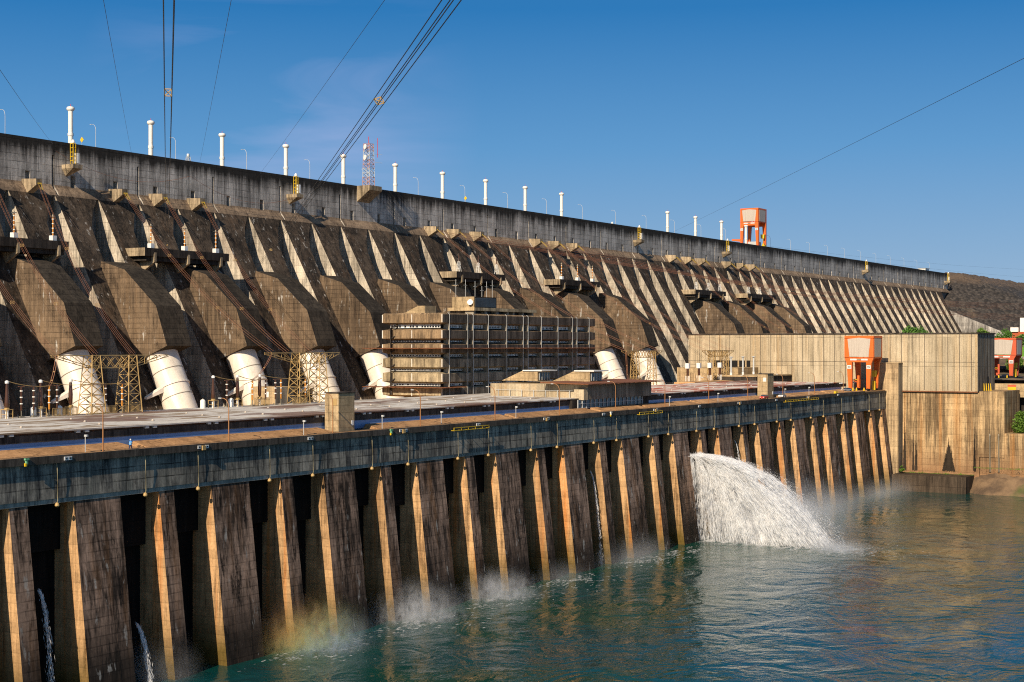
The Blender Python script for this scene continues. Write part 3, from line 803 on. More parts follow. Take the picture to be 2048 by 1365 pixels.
# concrete lift blocks on the deck
def block(x0, x1, y0, y1, z1, lab, win):
    o = thing('lift_block', lab, 'block', ((x0+x1)/2, (y0+y1)/2, 39.4), 'concrete lift blocks on the powerhouse deck')
    b = MB(); b.box(x0, x1, y0, y1, 39.2, z1); b.build('wall', M['tower_c'], o)
    b = MB(); b.box(x0-.12, x1+.12, y0-.12, y1+.12, z1, z1+.25); b.build('roof_slab', M['kerb'], o)
    b = MB(); b.box(x0-.06, x0+.05, y0+.5, y0+1.7, z1-2.6, z1-1.2); b.build('hatch', M[win], o)
    b = MB(); b.box(x1-1.2, x1-.4, y0-.08, y0+.05, 40.5, 41.6); b.build('notice', M['signw'], o)
block(264.9, 270.6, 204.0, 207.75, 47.6, 'tall concrete lift block on the deck left of the office block', 'tan_steel')
block(514.3, 520.1, 204.0, 207.8, 47.8, 'small concrete lift block on the deck before the long pale wall', 'white')

# ---------------------------------------------------------------- entrance building on the roof
en = thing('entrance_building', 'concrete entrance building with dark glazed front on the powerhouse roof', 'building', (404, 222, 40))
ex0, ex1, ey0, ey1 = 383.5, 424.7, 206.0, 239.0
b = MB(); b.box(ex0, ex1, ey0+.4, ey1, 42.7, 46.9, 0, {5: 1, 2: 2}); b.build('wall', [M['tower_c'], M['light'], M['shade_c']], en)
b = MB(); b.box(ex0-2.5, ex0, ey0+.3, ey0+3.5, 42.6, 45.6); b.build('side_fin', M['light'], en)
b = MB(); b.box(379, 420.0, 207.25, 207.45, 39.4, 42.7); b.build('glazing', M['glass'], en)
b = MB()
for k in range(17):
    x = 379+41*k/16; b.box(x-.09, x+.09, 207.0, 207.24, 39.4, 42.7)
b.box(379, 420, 207.02, 207.22, 41.5, 41.62); b.box(379, 396, 207.02, 207.22, 40.3, 40.4)
b.build('mullions', M['lampgrey'], en)
b = MB(); b.box(420.0, 424.5, 207.2, 210.0, 39.35, 42.7); b.build('side_wall', M['beam'], en)
b = MB(); b.box(376, 379, 207.3, 210.2, 39.35, 42.6); b.build('side_wall', M['beam'], en)
def rustfan(name, parent, x0, x1, y0, y1, z, seed, step=3.4):
    rnd = random.Random(seed); b = MB(); x = x0
    while x < x1:
        dz = rnd.uniform(-.12, .12); e = min(x+step*rnd.uniform(.8, 1.2), x1); s = rnd.uniform(-.15, .15)
        b.hexa([(x, y0-s, z+dz), (e+.3, y0-s, z-dz), (e+.3, y1, z+.1), (x, y1, z+.1), (x, y0-s, z+dz+.12), (e+.3, y0-s, z-dz+.12), (e+.3, y1, z+.25), (x, y1, z+.25)])
        x = e
    return b.build(name, M['rust'], parent)
b = MB(); b.hexa([(ex0-3.5, ey0-1.4, 46.95), (ex1+4, ey0-1.4, 46.95), (ex1+4, ey0+14, 47.3), (ex0-3.5, ey0+14, 47.3), (ex0-3.5, ey0-1.4, 47.25), (ex1+4, ey0-1.4, 47.25), (ex1+4, ey0+14, 47.65), (ex0-3.5, ey0+14, 47.65)])
b.build('canopy', M['rust'], en)
rustfan('canopy_edge', en, ex0-3.8, ex1+4.2, ey0-1.9, ey0-.2, 47.0, 3)
for y0, x0, nm in ((212.5, 396.0, 0), (229.0, 394.0, 1)):
    b = MB(); xs = x0
    b.prism([(y0, 47.5), (y0, 50.4), (y0+5.5, 50.4), (y0+12.5, 47.5)], xs, xs+7.5); b.build('stair_hood', M['tower_c'], en)
    b = MB(); b.box(xs+.6, xs+6.9, y0-.2, y0-.02, 47.7, 50.0); b.build('hood_glazing', M['glass'], en)
    b = MB(); b.box(xs-.4, xs+9, y0-1.6, y0+5, 50.42, 50.75); b.build('hood_roof', M['white'], en)
    b = MB()
    for q in range(5): b.box(xs+.6+q*1.55, xs+.72+q*1.55, y0-.32, y0-.21, 47.7, 50.0)
    b.build('hood_mullions', M['lampgrey'], en)
b = MB()
for k in range(7):
    y = 236-4.0*k; b.tube([(ex0-.5, y, 43.1), (ex0-.5, y, 45.2)], .1, 5)
b.build('rail_posts', M['lampgrey'], en)
b = MB(); b.tube([(ex0-.5, 237, 45.1), (ex0-.5, 211, 45.1)], .05, 4); b.build('rail', M['lampgrey'], en)

# ---------------------------------------------------------------- office block
of = thing('office_block', 'six storey concrete office block with banded windows in front of the dam', 'office block', (430, 266, 42.5))
ox0, ox1, oy0, oy1 = 382.0, 479.2, 255.0, 277.4
def ring(b, prof, mi=0):
    n = len(prof); c = len(b.v)
    for d, z in prof: b.v += [(ox0+d, oy0+d, z), (ox1-d, oy0+d, z), (ox1-d, oy1-d, z), (ox0+d, oy1-d, z)]
    for i in range(n-1):
        for k in range(4):
            k2 = (k+1) % 4
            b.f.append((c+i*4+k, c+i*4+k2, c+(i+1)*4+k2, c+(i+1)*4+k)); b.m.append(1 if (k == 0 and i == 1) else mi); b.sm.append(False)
tops = [67.5, 62.7, 58.4, 54.0, 49.6, 45.1]
finx = [385.7, 395.9, 399.0, 407.9, 419.0, 429.4, 432.5, 441.3, 452.5, 462.8, 465.9, 474.8]
SB = 1.8
for i, zt in enumerate(tops):
    g = MB()
    bot = zt-2.5 if i < 5 else 43.0
    ring(g, [(SB, bot-.55), (0, bot), (0, zt), ((.5 if i == 0 else SB), zt+(.45 if i == 0 else .42))])
    if i == 0: c = len(g.v); g.face([(ox0+.5, oy0+.5, zt+.45), (ox1-.5, oy0+.5, zt+.45), (ox1-.5, oy1-.5, zt+.45), (ox0+.5, oy1-.5, zt+.45)])
    g.build('fascia', [M['fascia'], M['fascia_shaded']] if i < 3 else [M['fascia_low'], M['fascia_low_shaded']], of, recalc=False)
b = MB(); b.box(ox0+SB+.25, ox1-SB-.25, oy0+SB+.25, oy1-SB-.25, 42.5, 67.4); b.build('core', M['dark'], of)
wj = random.Random(5)
def window(face, a, c, z0, z1):
    g = MB(); f = MB(); n = max(2, int(round((c-a)/1.0))); d = SB
    P = (lambda u, o, z: (u, oy0+d+o, z)) if face == 'front' else (lambda u, o, z: (ox0+d+o, u, z))
    g.face([P(a, 0, z0), P(c, 0, z0), P(c, 0, z1), P(a, 0, z1)])
    pane = g.build('window', M['glass'], of, recalc=False)
    for k in range(n+1):
        u = a+(c-a)*k/n
        q = [P(u-.12, -.12, z0), P(u+.12, -.12, z0), P(u+.12, -.01, z0), P(u-.12, -.01, z0), P(u-.12, -.12, z1), P(u+.12, -.12, z1), P(u+.12, -.01, z1), P(u-.12, -.01, z1)]
        f.hexa(q)
        if k < n and wj.random() < .12:
            f.face([P(u+.1, -.03, z0+.1), P(u+(c-a)/n-.1, -.03, z0+.1), P(u+(c-a)/n-.1, -.03, z1-.1), P(u+.1, -.03, z1-.1)])
    for z in (z0, (z0+z1)/2+.15, z1-.1):
        q = [P(a, -.13, z), P(c, -.13, z), P(c, -.02, z), P(a, -.02, z), P(a, -.13, z+.1), P(c, -.13, z+.1), P(c, -.02, z+.1), P(a, -.02, z+.1)]
        f.hexa(q)
    f.build('window_frame', M['signw'], pane)
ex = [ox0+SB]+finx+[ox1-SB]
for i in range(5):
    z1 = tops[i]-3.05; z0 = tops[i+1]+.42
    z0 = z0+.15
    for a, c in zip(ex, ex[1:]):
        if c-a > 4: window('front', a+.6, c-.6, z0+.15, z1)
    for a, c in ((oy0+SB+.3, 266.0), (266.4, oy1-SB-.3)): window('left', a, c, z0+.15, z1)
for x in finx:
    for i in range(5):
        z1 = tops[i]-2.5; z0 = tops[i+1]; g = MB()
        g.hexa([(x-.22, oy0+.05, z0), (x+.22, oy0+.05, z0), (x+.22, oy0+SB+.2, z0+.4), (x-.22, oy0+SB+.2, z0+.4), (x-.22, oy0+.05, z1), (x+.22, oy0+.05, z1), (x+.22, oy0+SB+.2, z1-.5), (x-.22, oy0+SB+.2, z1-.5)])
        g.build('fin', M['fin'], of)
    g = MB(); g.box(x-.07, x+.07, oy0-.1, oy0-.01, 43.0, 67.5); g.bar((x, oy0-.06, 67.45), (x, oy0+.6, 68.0), .16); g.build('downpipe', M['lampgrey'], of)
for y in (oy0+.2, 266.2, oy1-.2):
    g = MB()
    for i, zt in enumerate(tops): g.box(ox0-.1, ox0-.01, y-.11, y+.11, zt-2.4, zt)
    g.build('joint_cover', M['white'], of)
rustfan('catch_canopy', of, ox0-4.0, ox1+2.5, oy0-2.4, oy0+.2, 57.1, 11)
rustfan('catch_canopy', of, ox0-4.0, 392.0, oy0-2.2, oy0+.2, 45.3, 12)
for z, y1 in ((57.1, 281.0), (45.3, 281.5)):
    b = MB(); rnd = random.Random(int(z)); y = oy0-2.2
    while y < y1:
        dz = rnd.uniform(-.12, .12)
        b.hexa([(ox0-2.6, y, z+dz), (ox0-.02, y, z+.1), (ox0-.02, y+3.3, z+.1), (ox0-2.6, y+3.3, z-dz), (ox0-2.6, y, z+dz+.14), (ox0-.02, y, z+.26), (ox0-.02, y+3.3, z+.26), (ox0-2.6, y+3.3, z-dz+.14)]); y += 3.0
    b.build('catch_canopy', M['rust'], of)
b = MB(); b.tube([(381.2, 273.5, 43), (381.2, 273.5, 63.4), (383.5, 272.6, 64.2)], .36, 8)
for z in (47.2, 51.6, 56.0, 60.2): b.tube([(381.2, 273.5, z), (382.5, 272.3, z+.9), (383.8, 272.2, z+.9)], .26, 6)
b.build('exhaust_duct', M['beam'], of)
# penthouse
b = MB(); b.box(404.5, 440, 262.0, 268.0, 67.9, 69.0); b.build('roof_plinth', M['shade_c'], of)
b = MB(); b.box(403.4, 416.4, 257.4, 265.8, 70.0, 73.4, 0, {2: 1}); b.build('plant_room', [M['tower_c'], M['beam']], of)
b = MB(); b.box(404.0, 416.2, 257.25, 257.38, 70.2, 73.0); b.build('louvre', M['glass'], of)
b = MB()
for k in range(9): b.box(404.0, 416.2, 257.12, 257.24, 70.3+.3*k, 70.42+.3*k)
b.build('louvre_slats', M['beam'], of)
b = MB(); b.box(402.8, 441.5, 257.0, 267.0, 69.0, 70.0, 0, {2: 1}); b.build('roof_slab', [M['tower_c'], M['fascia_low']], of)
b = MB()
for x in (403.6, 410, 417, 424, 427.5, 433.5, 439.8): b.box(x, x+1.0, 257.8, 261.0, 67.9, 69.0)
b.build('slab_post', M['fin'], of)
b = MB(); b.box(404.5, 439.5, 259.5, 259.9, 67.95, 68.95); b.build('penthouse_glazing', M['glass'], of)
b = MB(); b.prism([(263.5, 67.9), (263.5, 70.2), (266, 70.2), (271.5, 67.9)], 385, 391); b.build('stair_hood', M['tower_c'], of)
b = MB()
for x, h, y in ((404.5, 6.5, 265), (407, 6.5, 263), (409.5, 6.0, 261), (412, 4.5, 260), (414, 6, 259.5), (416, 6.5, 258.6)):
    b.tube([(x, y, 73), (x, y, 72.5+h)], .07, 5); b.tube([(x-1.0, y, 72+h*.8), (x+1.0, y, 72+h*.8)], .05, 4)
b.build('antenna_mast', M['lampgrey'], of)
b = MB(); b.lathe([(.1, 0), (.75, .2), (.9, .45)], n=14); dsh = b.build('dish', M['white'], of, loc=(0, 0, 0)); dsh.rotation_euler = (0, R(-80), R(20)); dsh.location = Vector((403.0, 258.6, 71.6))-of.location

# ================================================================ ERECTION HALL, END WALLS
eh = thing('assembly_hall', 'long pale ribbed concrete hall closing the right end of the powerhouse', 'hall', (655, 227, 38))
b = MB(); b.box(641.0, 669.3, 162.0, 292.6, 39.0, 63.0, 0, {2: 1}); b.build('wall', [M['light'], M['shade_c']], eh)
b = MB(); b.box(640.6, 669.7, 161.6, 293.0, 63.0, 63.5); b.build('coping', M['kerb'], eh)
b = MB()
y = 164.5
while y < 292: b.box(640.94, 641.02, y-.1, y+.1, 39.3, 62.9); y += 4.9
b.box(640.93, 641.02, 162.0, 292.6, 51.1, 51.22)
b.build('wall_joints', M['kerb'], eh)
b = MB()
for k in range(6): b.box(643+4.6*k, 643.2+4.6*k, 161.86, 162.02, 39.3, 62.9)
b.build('end_ribs', M['beam'], eh)
b = MB(); b.box(656.0, 659.0, 161.84, 161.98, 39.05, 45.0); b.build('door', M['dark'], eh)
b = MB(); b.box(640.2, 641.0, 161.8, 196.0, 38.55, 39.0); b.build('ledge', M['rust'], eh)
b = MB(); b.box(640.7, 641.1, 162.2, 162.9, 39.1, 62.6); b.build('corner_strip', M['tower_c'], eh)
lw = thing('river_wall', 'stained tan concrete retaining wall below the pale hall, above the river', 'wall', (655, 170, 4))
b = MB(); b.box(641.2, 675.0, 161.4, 206.0, -4, 38.5); b.build('wall', M['light_low'], lw)
b = MB(); b.box(641.05, 668.0, 151.2, 161.3, 12.0, 39.2); b.build('pier', M['light_low'], lw)
b = MB(); b.box(641.4, 672.0, 140.0, 161.2, -4, 22.0); b.build('lower_wall', M['light_low'], lw)
stn = concrete('wall_seepage', '#3d342b', '#221d19', .6, lift=2.6, seam=5, seamk=.2)
rs = random.Random(8)
for y0, w, zb, h in ((174.0, 2.7, 5.6, 14.6), (192.6, .8, 5.2, 24.0), (188.9, .5, 5.2, 23.5), (187.7, .6, 5.2, 21.5), (163.3, .6, 6.0, 21.5)):
    b = MB(); n = int(w*2/.11)
    for k in range(n):
        q = -1+2*(k+.5)/n; y = y0+q*w
        top = zb+h*max(.06, (1-abs(q)**1.1))*rs.uniform(.72, 1.0)
        b.box(641.14+rs.uniform(0, .02), 641.3, y-.055, y+.055, zb+rs.uniform(-.4, .3), top)
    b.build('seepage_stain', stn, lw)
b = MB()
for y in (157.0, 153.4): b.tube([(640.9, y, 6), (640.9, y, 21), (641.3, y+.2, 21.6)], .3, 8)
b.build('drain_pipe', M['steel'], lw)
tr = thing('toe_wall', 'low dark concrete toe wall with weeds along its top at the water', 'wall', (632, 175, 0))
b = MB(); b.box(628.0, 641.0, 163.5, 194.0, -5, 4.4); b.build('wall', concrete('toe_concrete', '#54483c', '#2c2620', .8, lift=9, seam=8.5, seamk=.6), tr)
pl = thing('end_pillar', 'tall square concrete pillar between the powerhouse and the river wall', 'pillar', (642, 200, -5))
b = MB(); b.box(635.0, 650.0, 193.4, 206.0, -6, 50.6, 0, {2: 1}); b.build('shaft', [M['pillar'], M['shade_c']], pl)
b = MB(); b.box(634.85, 650.15, 193.25, 206.1, 50.6, 50.9); b.build('cap', M['tower_c'], pl)
b = MB(); b.box(645.0, 650.5, 206.0, 214.0, 20, 50.3); b.build('return_wall', M['shade_c'], pl)
b = MB(); b.box(635.1, 641, 206.2, 214, 30, 43.8); b.build('low_block', M['shade_c'], pl)
an = thing('annex', 'low concrete annex with a dark slot opening against the pale hall', 'building', (620, 272, 40))
b = MB(); b.box(618, 640.8, 258.6, 287.7, 36, 48.4, 0); b.build('wall', M['tower_c'], an)
b = MB(); b.box(612, 618, 262, 283, 36, 46.0); b.build('front_wall', M['pillar'], an)
b = MB(); b.box(640.7, 640.95, 262.5, 280.0, 48.6, 51.4); b.build('slot_opening', M['dark'], an)
b = MB()
for k in range(4): b.box(640.4, 640.69, 264+3.6*k, 264.7+3.6*k, 48.6, 51.4)
b.build('slot_post', M['tower_c'], an)
b = MB(); b.box(600, 641, 243, 262, 36, 45.0); b.build('low_wing', M['beam'], an)
b = MB(); b.box(599.7, 640.8, 242.7, 262.3, 45.0, 45.5); b.build('wing_roof', M['tower_c'], an)

# ================================================================ GANTRY CRANES
def crane(name, lab, x0, x1, y0, y1, yl0, yl1, zb, zm, zt, main, taper=True, scale=1.0):
    """x0: face towards the camera; y0<y1 box; yl0/yl1 outer leg positions at the rail"""
    o = thing(name, lab, 'crane', ((x0+x1)/2, (y0+y1)/2, zb), 'orange gantry cranes')
    H = zt-zm; W = y1-y0; lw = W*.17
    s = (y0-yl0); ins = W*.075 if taper else 0
    def frame(xa, xb, nm):
        b = MB()
        zk = zm+.3 if taper else zm
        b.box(xa, xb, y0, y1, zt-H*.12, zt)                       # top beam
        b.box(xa, xb, y0, y1, zm, zm+H*.02)
        for sg in (0, 1):
            P = (lambda y: y) if sg == 0 else (lambda y: y0+y1-y)
            q = [(xa, P(y0), zm), (xa, P(y0+lw), zm), (xa, P(y0+lw*.62), zt-H*.1), (xa, P(y0), zt-H*.1)]
            r = [(xb, y, z) for _, y, z in q]
            b.hexa([q[0], q[1], r[1], r[0], q[3], q[2], r[2], r[3]])
            # leg: shoulder, knee, foot
            zs = zm-(zm-zb)*.16
            ka, kb = P(y0+ins), P(y0+ins+lw*1.05)
            fa, fb = P(yl0), P(yl0+lw*.62)
            b.hexa([(xa, ka, zs), (xa, kb, zs), (xb, kb, zs), (xb, ka, zs), (xa, P(y0), zm), (xa, P(y0+lw*1.3), zm), (xb, P(y0+lw*1.3), zm), (xb, P(y0), zm)])
            b.hexa([(xa+.1, fa, zb+.9), (xa+.1, fb, zb+.9), (xb-.1, fb, zb+.9), (xb-.1, fa, zb+.9), (xa, ka, zs), (xa, kb, zs), (xb, kb, zs), (xb, ka, zs)])
        b.box(xa+.02, xb-.02, y0+ins+.2, y1-ins-.2, zm-(zm-zb)*.13, zm)
        b.build(nm, main, o)
    t = (x1-x0)*.13
    frame(x0, x0+t, 'portal_frame'); frame(x1-t, x1, 'portal_frame')
    for ya, yb in ((y0, y0+.5), (y1-.5, y1)):
        b = MB(); b.box(x0+t, x1-t, ya, yb, zt-H*.1, zt); b.box(x0+t, x1-t, ya, yb, zm, zm+H*.06); b.bar((x0+t*1.4, (ya+yb)/2, zm), (x0+t*1.4, (ya+yb)/2, zt-.2), .4); b.build('girder', main, o)
    b = MB(); b.box(x0+t, x1-t, y0+.3, y1-.3, zm-.25, zm); b.box(x0+t, x1-t, y0+.3, y1-.3, zt-.5, zt-.2)
    b.bar(((x0+x1)/2, (y0+y1)/2, zm), ((x0+x1)/2, (y0+y1)/2, zt-.3), .5); b.build('floor_and_roof', main, o)
    # cladding panels, front one with the slanted sides and the low gable
    b = MB(); q = [(y0+lw*1.02, zm+H*.05), (y1-lw*1.02, zm+H*.05), (y1-lw*.62, zt-H*.14), ((y0+y1)/2, zt-H*.085), (y0+lw*.62, zt-H*.14)]
    b.prism(q, x0-.06, x0+.1); b.build('front_panel', M['cladding'], o)
    b = MB(); b.hexa([(x0+t*1.15, y0-.06, zm+H*.05), (x1-t*1.3, y0-.06, zm+H*.05), (x1-t*1.3, y0+.2, zm+H*.05), (x0+t*1.15, y0+.2, zm+H*.05), (x0+t*1.02, y0-.06, zt-H*.12), (x1-t*1.05, y0-.06, zt-H*.12), (x1-t*1.05, y0+.2, zt-H*.12), (x0+t*1.02, y0+.2, zt-H*.12)])
    b.build('side_panel', M['cladding'], o)
    b = MB(); b.box(x0+t, x1-t, y1-.2, y1+.05, zm+H*.05, zt-H*.1); b.build('side_panel', M['cladding'], o)
    # sign strip, plates
    zs = zm-(zm-zb)*.02
    for ya, yb, m in ((y0+W*.20, y0+W*.42, 'signw'), (y0+W*.58, y0+W*.80, 'signw'), (y0+W*.43, y0+W*.57, 'steel')):
        b = MB(); b.box(x0-.1, x0-.01, ya, yb, zs-.75, zs-.1); b.build('sign', M[m], o)
        if m == 'signw':
            b = MB(); n = 7
            for k in range(n): yy = ya+(yb-ya)*(k+.8)/(n+.6); b.box(x0-.13, x0-.105, yy-.07, yy+.07, zs-.5, zs-.32)
            b.build('lettering', paint('sign_blue', '#5f7391'), o)
    for sg in (0, 1):
        P = (lambda y: y) if sg == 0 else (lambda y: y0+y1-y)
        a = sorted((P(y0+ins+.25), P(y0+ins+lw*.95)))
        zz = zm-(zm-zb)*.24
        b = MB(); b.box(x0-.1, x0-.01, a[0], a[1], zz-1.2, zz+.2); b.build('number_plate', M['signw'], o)
        b = MB(); b.box(x0-.13, x0-.105, a[0]+.3, a[0]+.5, zz-.9, zz-.2); b.box(x0-.13, x0-.105, a[0]+.6, a[1]-.25, zz-.9, zz-.7); b.box(x0-.13, x0-.105, a[0]+.6, a[1]-.25, zz-.4, zz-.2)
        b.build('lettering', M['ink'], o)
    # hook block
    b = MB(); ym = y0+W*.30; xm = (x0+x1)/2
    b.box(xm-.6, xm+.6, ym-.9, ym+.9, zm-2.4, zm-1.0)
    for dy in (-.6, .6): b.tube([(xm, ym+dy, zm), (xm, ym+dy, zm-1.2)], .09, 5)
    b.tube([(xm, ym, zm-2.3), (xm, ym-.3, zm-3.2), (xm, ym+.4, zm-3.6), (xm, ym+.7, zm-3.0)], .2, 6); b.build('hook_block', M['dark'], o)
    # cabin, ladders, bogies
    yc = yl0+.2
    b = MB(); zc = zb+(zm-zb)*.42; b.hexa([(x1-4.2, yc, zc), (x1-t-.2, yc, zc), (x1-t-.2, yc+2.2, zc), (x1-4.2, yc+2.2, zc), (x1-4.0, yc-.2, zc+2.6), (x1-t-.2, yc-.2, zc+2.6), (x1-t-.2, yc+2.4, zc+2.6), (x1-4.0, yc+2.4, zc+2.6)])
    b.build('cabin', M['yellow'], o)
    b = MB(); b.box(x1-4.5, x1-2.9, yc-.1, yc+1.0, zb+.3, zb+4.0)
    b.bar((x1-4.4, yc+.4, zb+4), (x1-4.4, yc+.4, zc), .2); b.build('stair', M['yellow'], o)
    b = MB(); yk = y1-(yl0-y0)-W*.25; b.box(x0+t*2, x0+t*2+.7, yk-.5, yk+.3, zb+1.6, zb+6.3); b.bar((x0+t*2, yk+.2, zb+3.5), (x0+t*2, yk+2.0, zb+4.2), .2); b.build('cable_reel', main, o)
    b = MB(); b.bar((x0+t*2.4, yk+.4, zb+4.6), (x0+t*2.4, yk-.2, zb+1.4), .3); b.bar((x0+t*2.4, yk+1.6, zb+4.5), (x0+t*2.4, yk-.1, zb+4.5), .25); b.build('reel_bracket', M['yellow'], o)
    for ya in (yl0+lw*.3, y0+y1-yl0-lw*.3):
        for xa in (x0+t/2, x1-t/2):
            b = MB()
            for dx in (-.9, .9):
                c = len(b.v); n = 12
                for y in (ya-.25, ya+.25):
                    for k in range(n): b.v.append((xa+dx+.42*math.cos(2*math.pi*k/n), y, zb+.42+.42*math.sin(2*math.pi*k/n)))
                for k in range(n): b.f.append((c+k, c+(k+1) % n, c+n+(k+1) % n, c+n+k)); b.m.append(0); b.sm.append(True)
                b.f.append(tuple(range(c, c+n))[::-1]); b.f.append(tuple(range(c+n, c+2*n))); b.m += [0, 0]; b.sm += [False, False]
            b.box(xa-1.3, xa+1.3, ya-.2, ya+.2, zb+.6, zb+1.1); b.build('bogie', M['dark'], o)
    for k, ya in enumerate((yl0+lw, y0+y1-yl0-lw, (yl0+y1)/2)):
        b = MB(); b.lathe([(.3, 0), (.4, .3), (.28, .9), (.12, 1.4)], (x0-.6, ya, zb), 8); b.build('buffer', M['yellow'], o)
    return o
crane('gantry_crane', 'big bright orange gantry crane at the right end of the powerhouse deck', 615.0, 626.8, 197.7, 210.0, 199.4, 0, 39.35, 53.0, 62.1, M['orange'])
c2 = crane('gantry_crane', 'tall orange gantry crane standing on top of the dam crest', 912.0, 926.2, 368.0, 380.3, 368.0, 0, 119.5, 136.9, 145.7, M['orange'], taper=False)
b = MB(); b.hexa([(913, 380, 124.6), (915, 380, 124.6), (915, 386.5, 125.4), (913, 386.5, 125.4), (913, 380, 126.2), (915, 380, 126.2), (915, 386.5, 126.4), (913, 386.5, 126.4)])
b.build('jib', M['orange'], c2)
b = MB(); b.box(916, 924, 371, 377, 119.6, 124.6); b.build('machine_house', M['lampgrey'], c2)
b = MB(); b.box(918, 921.5, 366.2, 368, 119.6, 122.4); b.box(911, 913, 380.5, 382.8, 119.6, 121.4); b.build('counterweight', M['yellow'], c2)
crane('gantry_crane', 'faded orange gantry crane at the right edge, half behind the pale hall', 719.5, 731.5, 164.4, 178.2, 166.0, 0, 43.2, 53.6, 61.6, M['orange_old'])
b = MB(); b.box(676, 760, 125, 181, -5, 42.9); tag(b.build('intake_deck', M['beam']), 'dark concrete deck under the faded crane at the right edge', 'deck')
b = MB(); b.box(670.5, 676.5, 150, 166, 36, 41.8); tag(b.build('parapet_wall', M['tower_c']), 'short concrete parapet wall in front of the faded crane', 'wall')
# yellow trestles and hoarding on the river wall
for i, (x, y, lb) in enumerate(((650.0, 160.0, 'yellow sawhorse trestles at the foot of the dark hall end'), (668.0, 147.6, 'yellow trestles at the far right of the river wall'))):
    o = thing('trestle', lb, 'trestle', (x, y, 39.2), 'yellow trestles on the river wall')
    b = MB()
    for k in range(4):
        b.bar((x-.8, y+.9*k-1.5, 39.2), (x, y+.9*k-1.0, 42.2), .2); b.bar((x+.6, y+.9*k-.9, 39.2), (x, y+.9*k-1.0, 42.2), .2)
    b.build('frame', M['yellow'], o)
o = thing('hoarding', 'low orange and yellow hoarding on the river wall', 'hoarding', (664, 153.5, 39.2))
b = MB(); b.box(663.9, 664.1, 151.8, 155.2, 40.6, 41.5); b.build('board', M['orange_old'], o)
b = MB(); b.box(663.88, 664.05, 151.8, 155.2, 39.3, 40.5); b.build('base', M['yellow'], o)

# ================================================================ SWITCHYARD
def gantry(lab, xl, xr, yy, zb, zt, arms, wl=4.2):
    o = thing('lattice_gantry', lab, 'gantry', ((xl+xr)/2, yy, zb), 'lattice line gantries behind the powerhouse')
    for x in (xl, xr):
        b = MB(); h = wl/2
        lattice(b, [(x-h, yy-h, zb), (x+h, yy-h, zb), (x+h, yy+h, zb), (x-h, yy+h, zb)], [(x-h*.55, yy-h*.6, zt), (x+h*.55, yy-h*.6, zt), (x+h*.55, yy+h*.6, zt), (x-h*.55, yy+h*.6, zt)], 6, .2, .11)
        b.build('leg', M['tan_steel'], o)
    b = MB(); x0, x1 = arms; h = 1.1; zl = zt-2.7
    a = [(x0, yy-h, zt-.5), (x0, yy+h, zt-.5)]
    for y in (yy-h, yy+h):
        b.bar((x0, y, zt), (x1, y, zt), .2); b.bar((xl, y, zl), (xr, y, zl), .18)
        b.bar((x0, y, zt-.3), (xl, y, zl), .14); b.bar((x1, y, zt-.3), (xr, y, zl), .14)
        n = max(3, int((xr-xl)/2.2))
        for k in range(n):
            xa = xl+(xr-xl)*k/n; xb = xl+(xr-xl)*(k+1)/n
            b.bar((xa, y, zl), (xb, y, zt), .11); b.bar((xa, y, zt), (xb, y, zl), .11)
        for xs, xe in ((x0, xl), (x1, xr)):
            for k in range(3):
                f = k/3; xa = xs+(xe-xs)*f; xb = xs+(xe-xs)*(f+.33)
                b.bar((xa, y, zt), (xb, y, zt-.3-(zt-.3-zl)*(f+.33)), .1); b.bar((xb, y, zt), (xb, y, zt-.3-(zt-.3-zl)*(f+.33)), .1)
    k = 0
    x = x0
    while x < x1: b.bar((x, yy-h, zt), (min(x+1.6, x1), yy+h, zt), .1); x += 1.6
    b.build('crossbeam', M['tan_steel'], o)
    return o
GY = 248.0
gantry('leftmost lattice gantry, standing in front of the first full white pipe', 235.4, 246.2, GY, 43.2, 55.9, (225.0, 257.5))
gantry('lattice gantry between two white pipes just left of the lift block', 305.4, 313.4, GY, 43.2, 56.2, (293.5, 321.0))
gantry('lattice gantry in front of the rightmost white pipe, beside the entrance building', 541.0, 556.0, 270, 36.0, 56.0, (531.5, 563.6), 3.6)
gantry('lattice gantry standing against the left part of the pale hall', 597.5, 611.0, 262, 38.0, 56.0, (590.0, 618.5), 3.6)
def bushing(tall=True):
    o = thing('bushing', None, 'bushing', (0, 0, 0), 'tall brown bushings in the switchyard')
    b = MB(); b.lathe([(.34, 2.2), (.5, 2.5), (.46, 3.4), (.3, 6.2), (.22, 7.2)] if tall else [(.15, 2.2), (.4, 2.6), (.46, 4.4), (.3, 6.8), (.15, 7.2)], n=10); b.build('insulator', M['porcelain'], o)
    b = MB(); b.lathe([(.4, 7.1), (.42, 7.5), (.2, 7.7)], n=8); b.build('cap', M['signw'], o)
    b = MB(); b.lathe([(.32, 0), (.32, 1.7)], n=8); b.build('tank', M['white'], o)
    b = MB(); b.lathe([(.5, 1.7), (.55, 2.2)], n=8); b.build('flange', M['tan_steel'], o)
    b = MB()
    for sx in (-.8, .8):
        for sy in (-.8, .8): b.bar((sx, sy, 0), (sx, sy, 1.9), .12)
        b.bar((sx, -.8, 1.85), (sx, .8, 1.85), .1); b.bar((-.8, sx, 1.85), (.8, sx, 1.85), .1); b.bar((sx, -.8, .9), (sx, .8, .9), .08)
    b.build('stand', M['tan_steel'], o)
    return o
B0, B1 = bushing(True), bushing(False); ub = [0, 0]
bl = [(211.2, 0, 'tapered brown bushing nearest the left edge of the frame'), (219.9, 0, 'tapered brown bushing just left of the leftmost lattice gantry'), (228.0, 1, 'swollen brown bushing in front of the first full white pipe'),
      (272.0, 0, 'tapered brown bushing left of the third full white pipe'), (280.5, 1, 'dark swollen bushing before the left half of the third full white pipe'), (288.6, 1, 'dark swollen bushing at the right edge of the third full white pipe')]
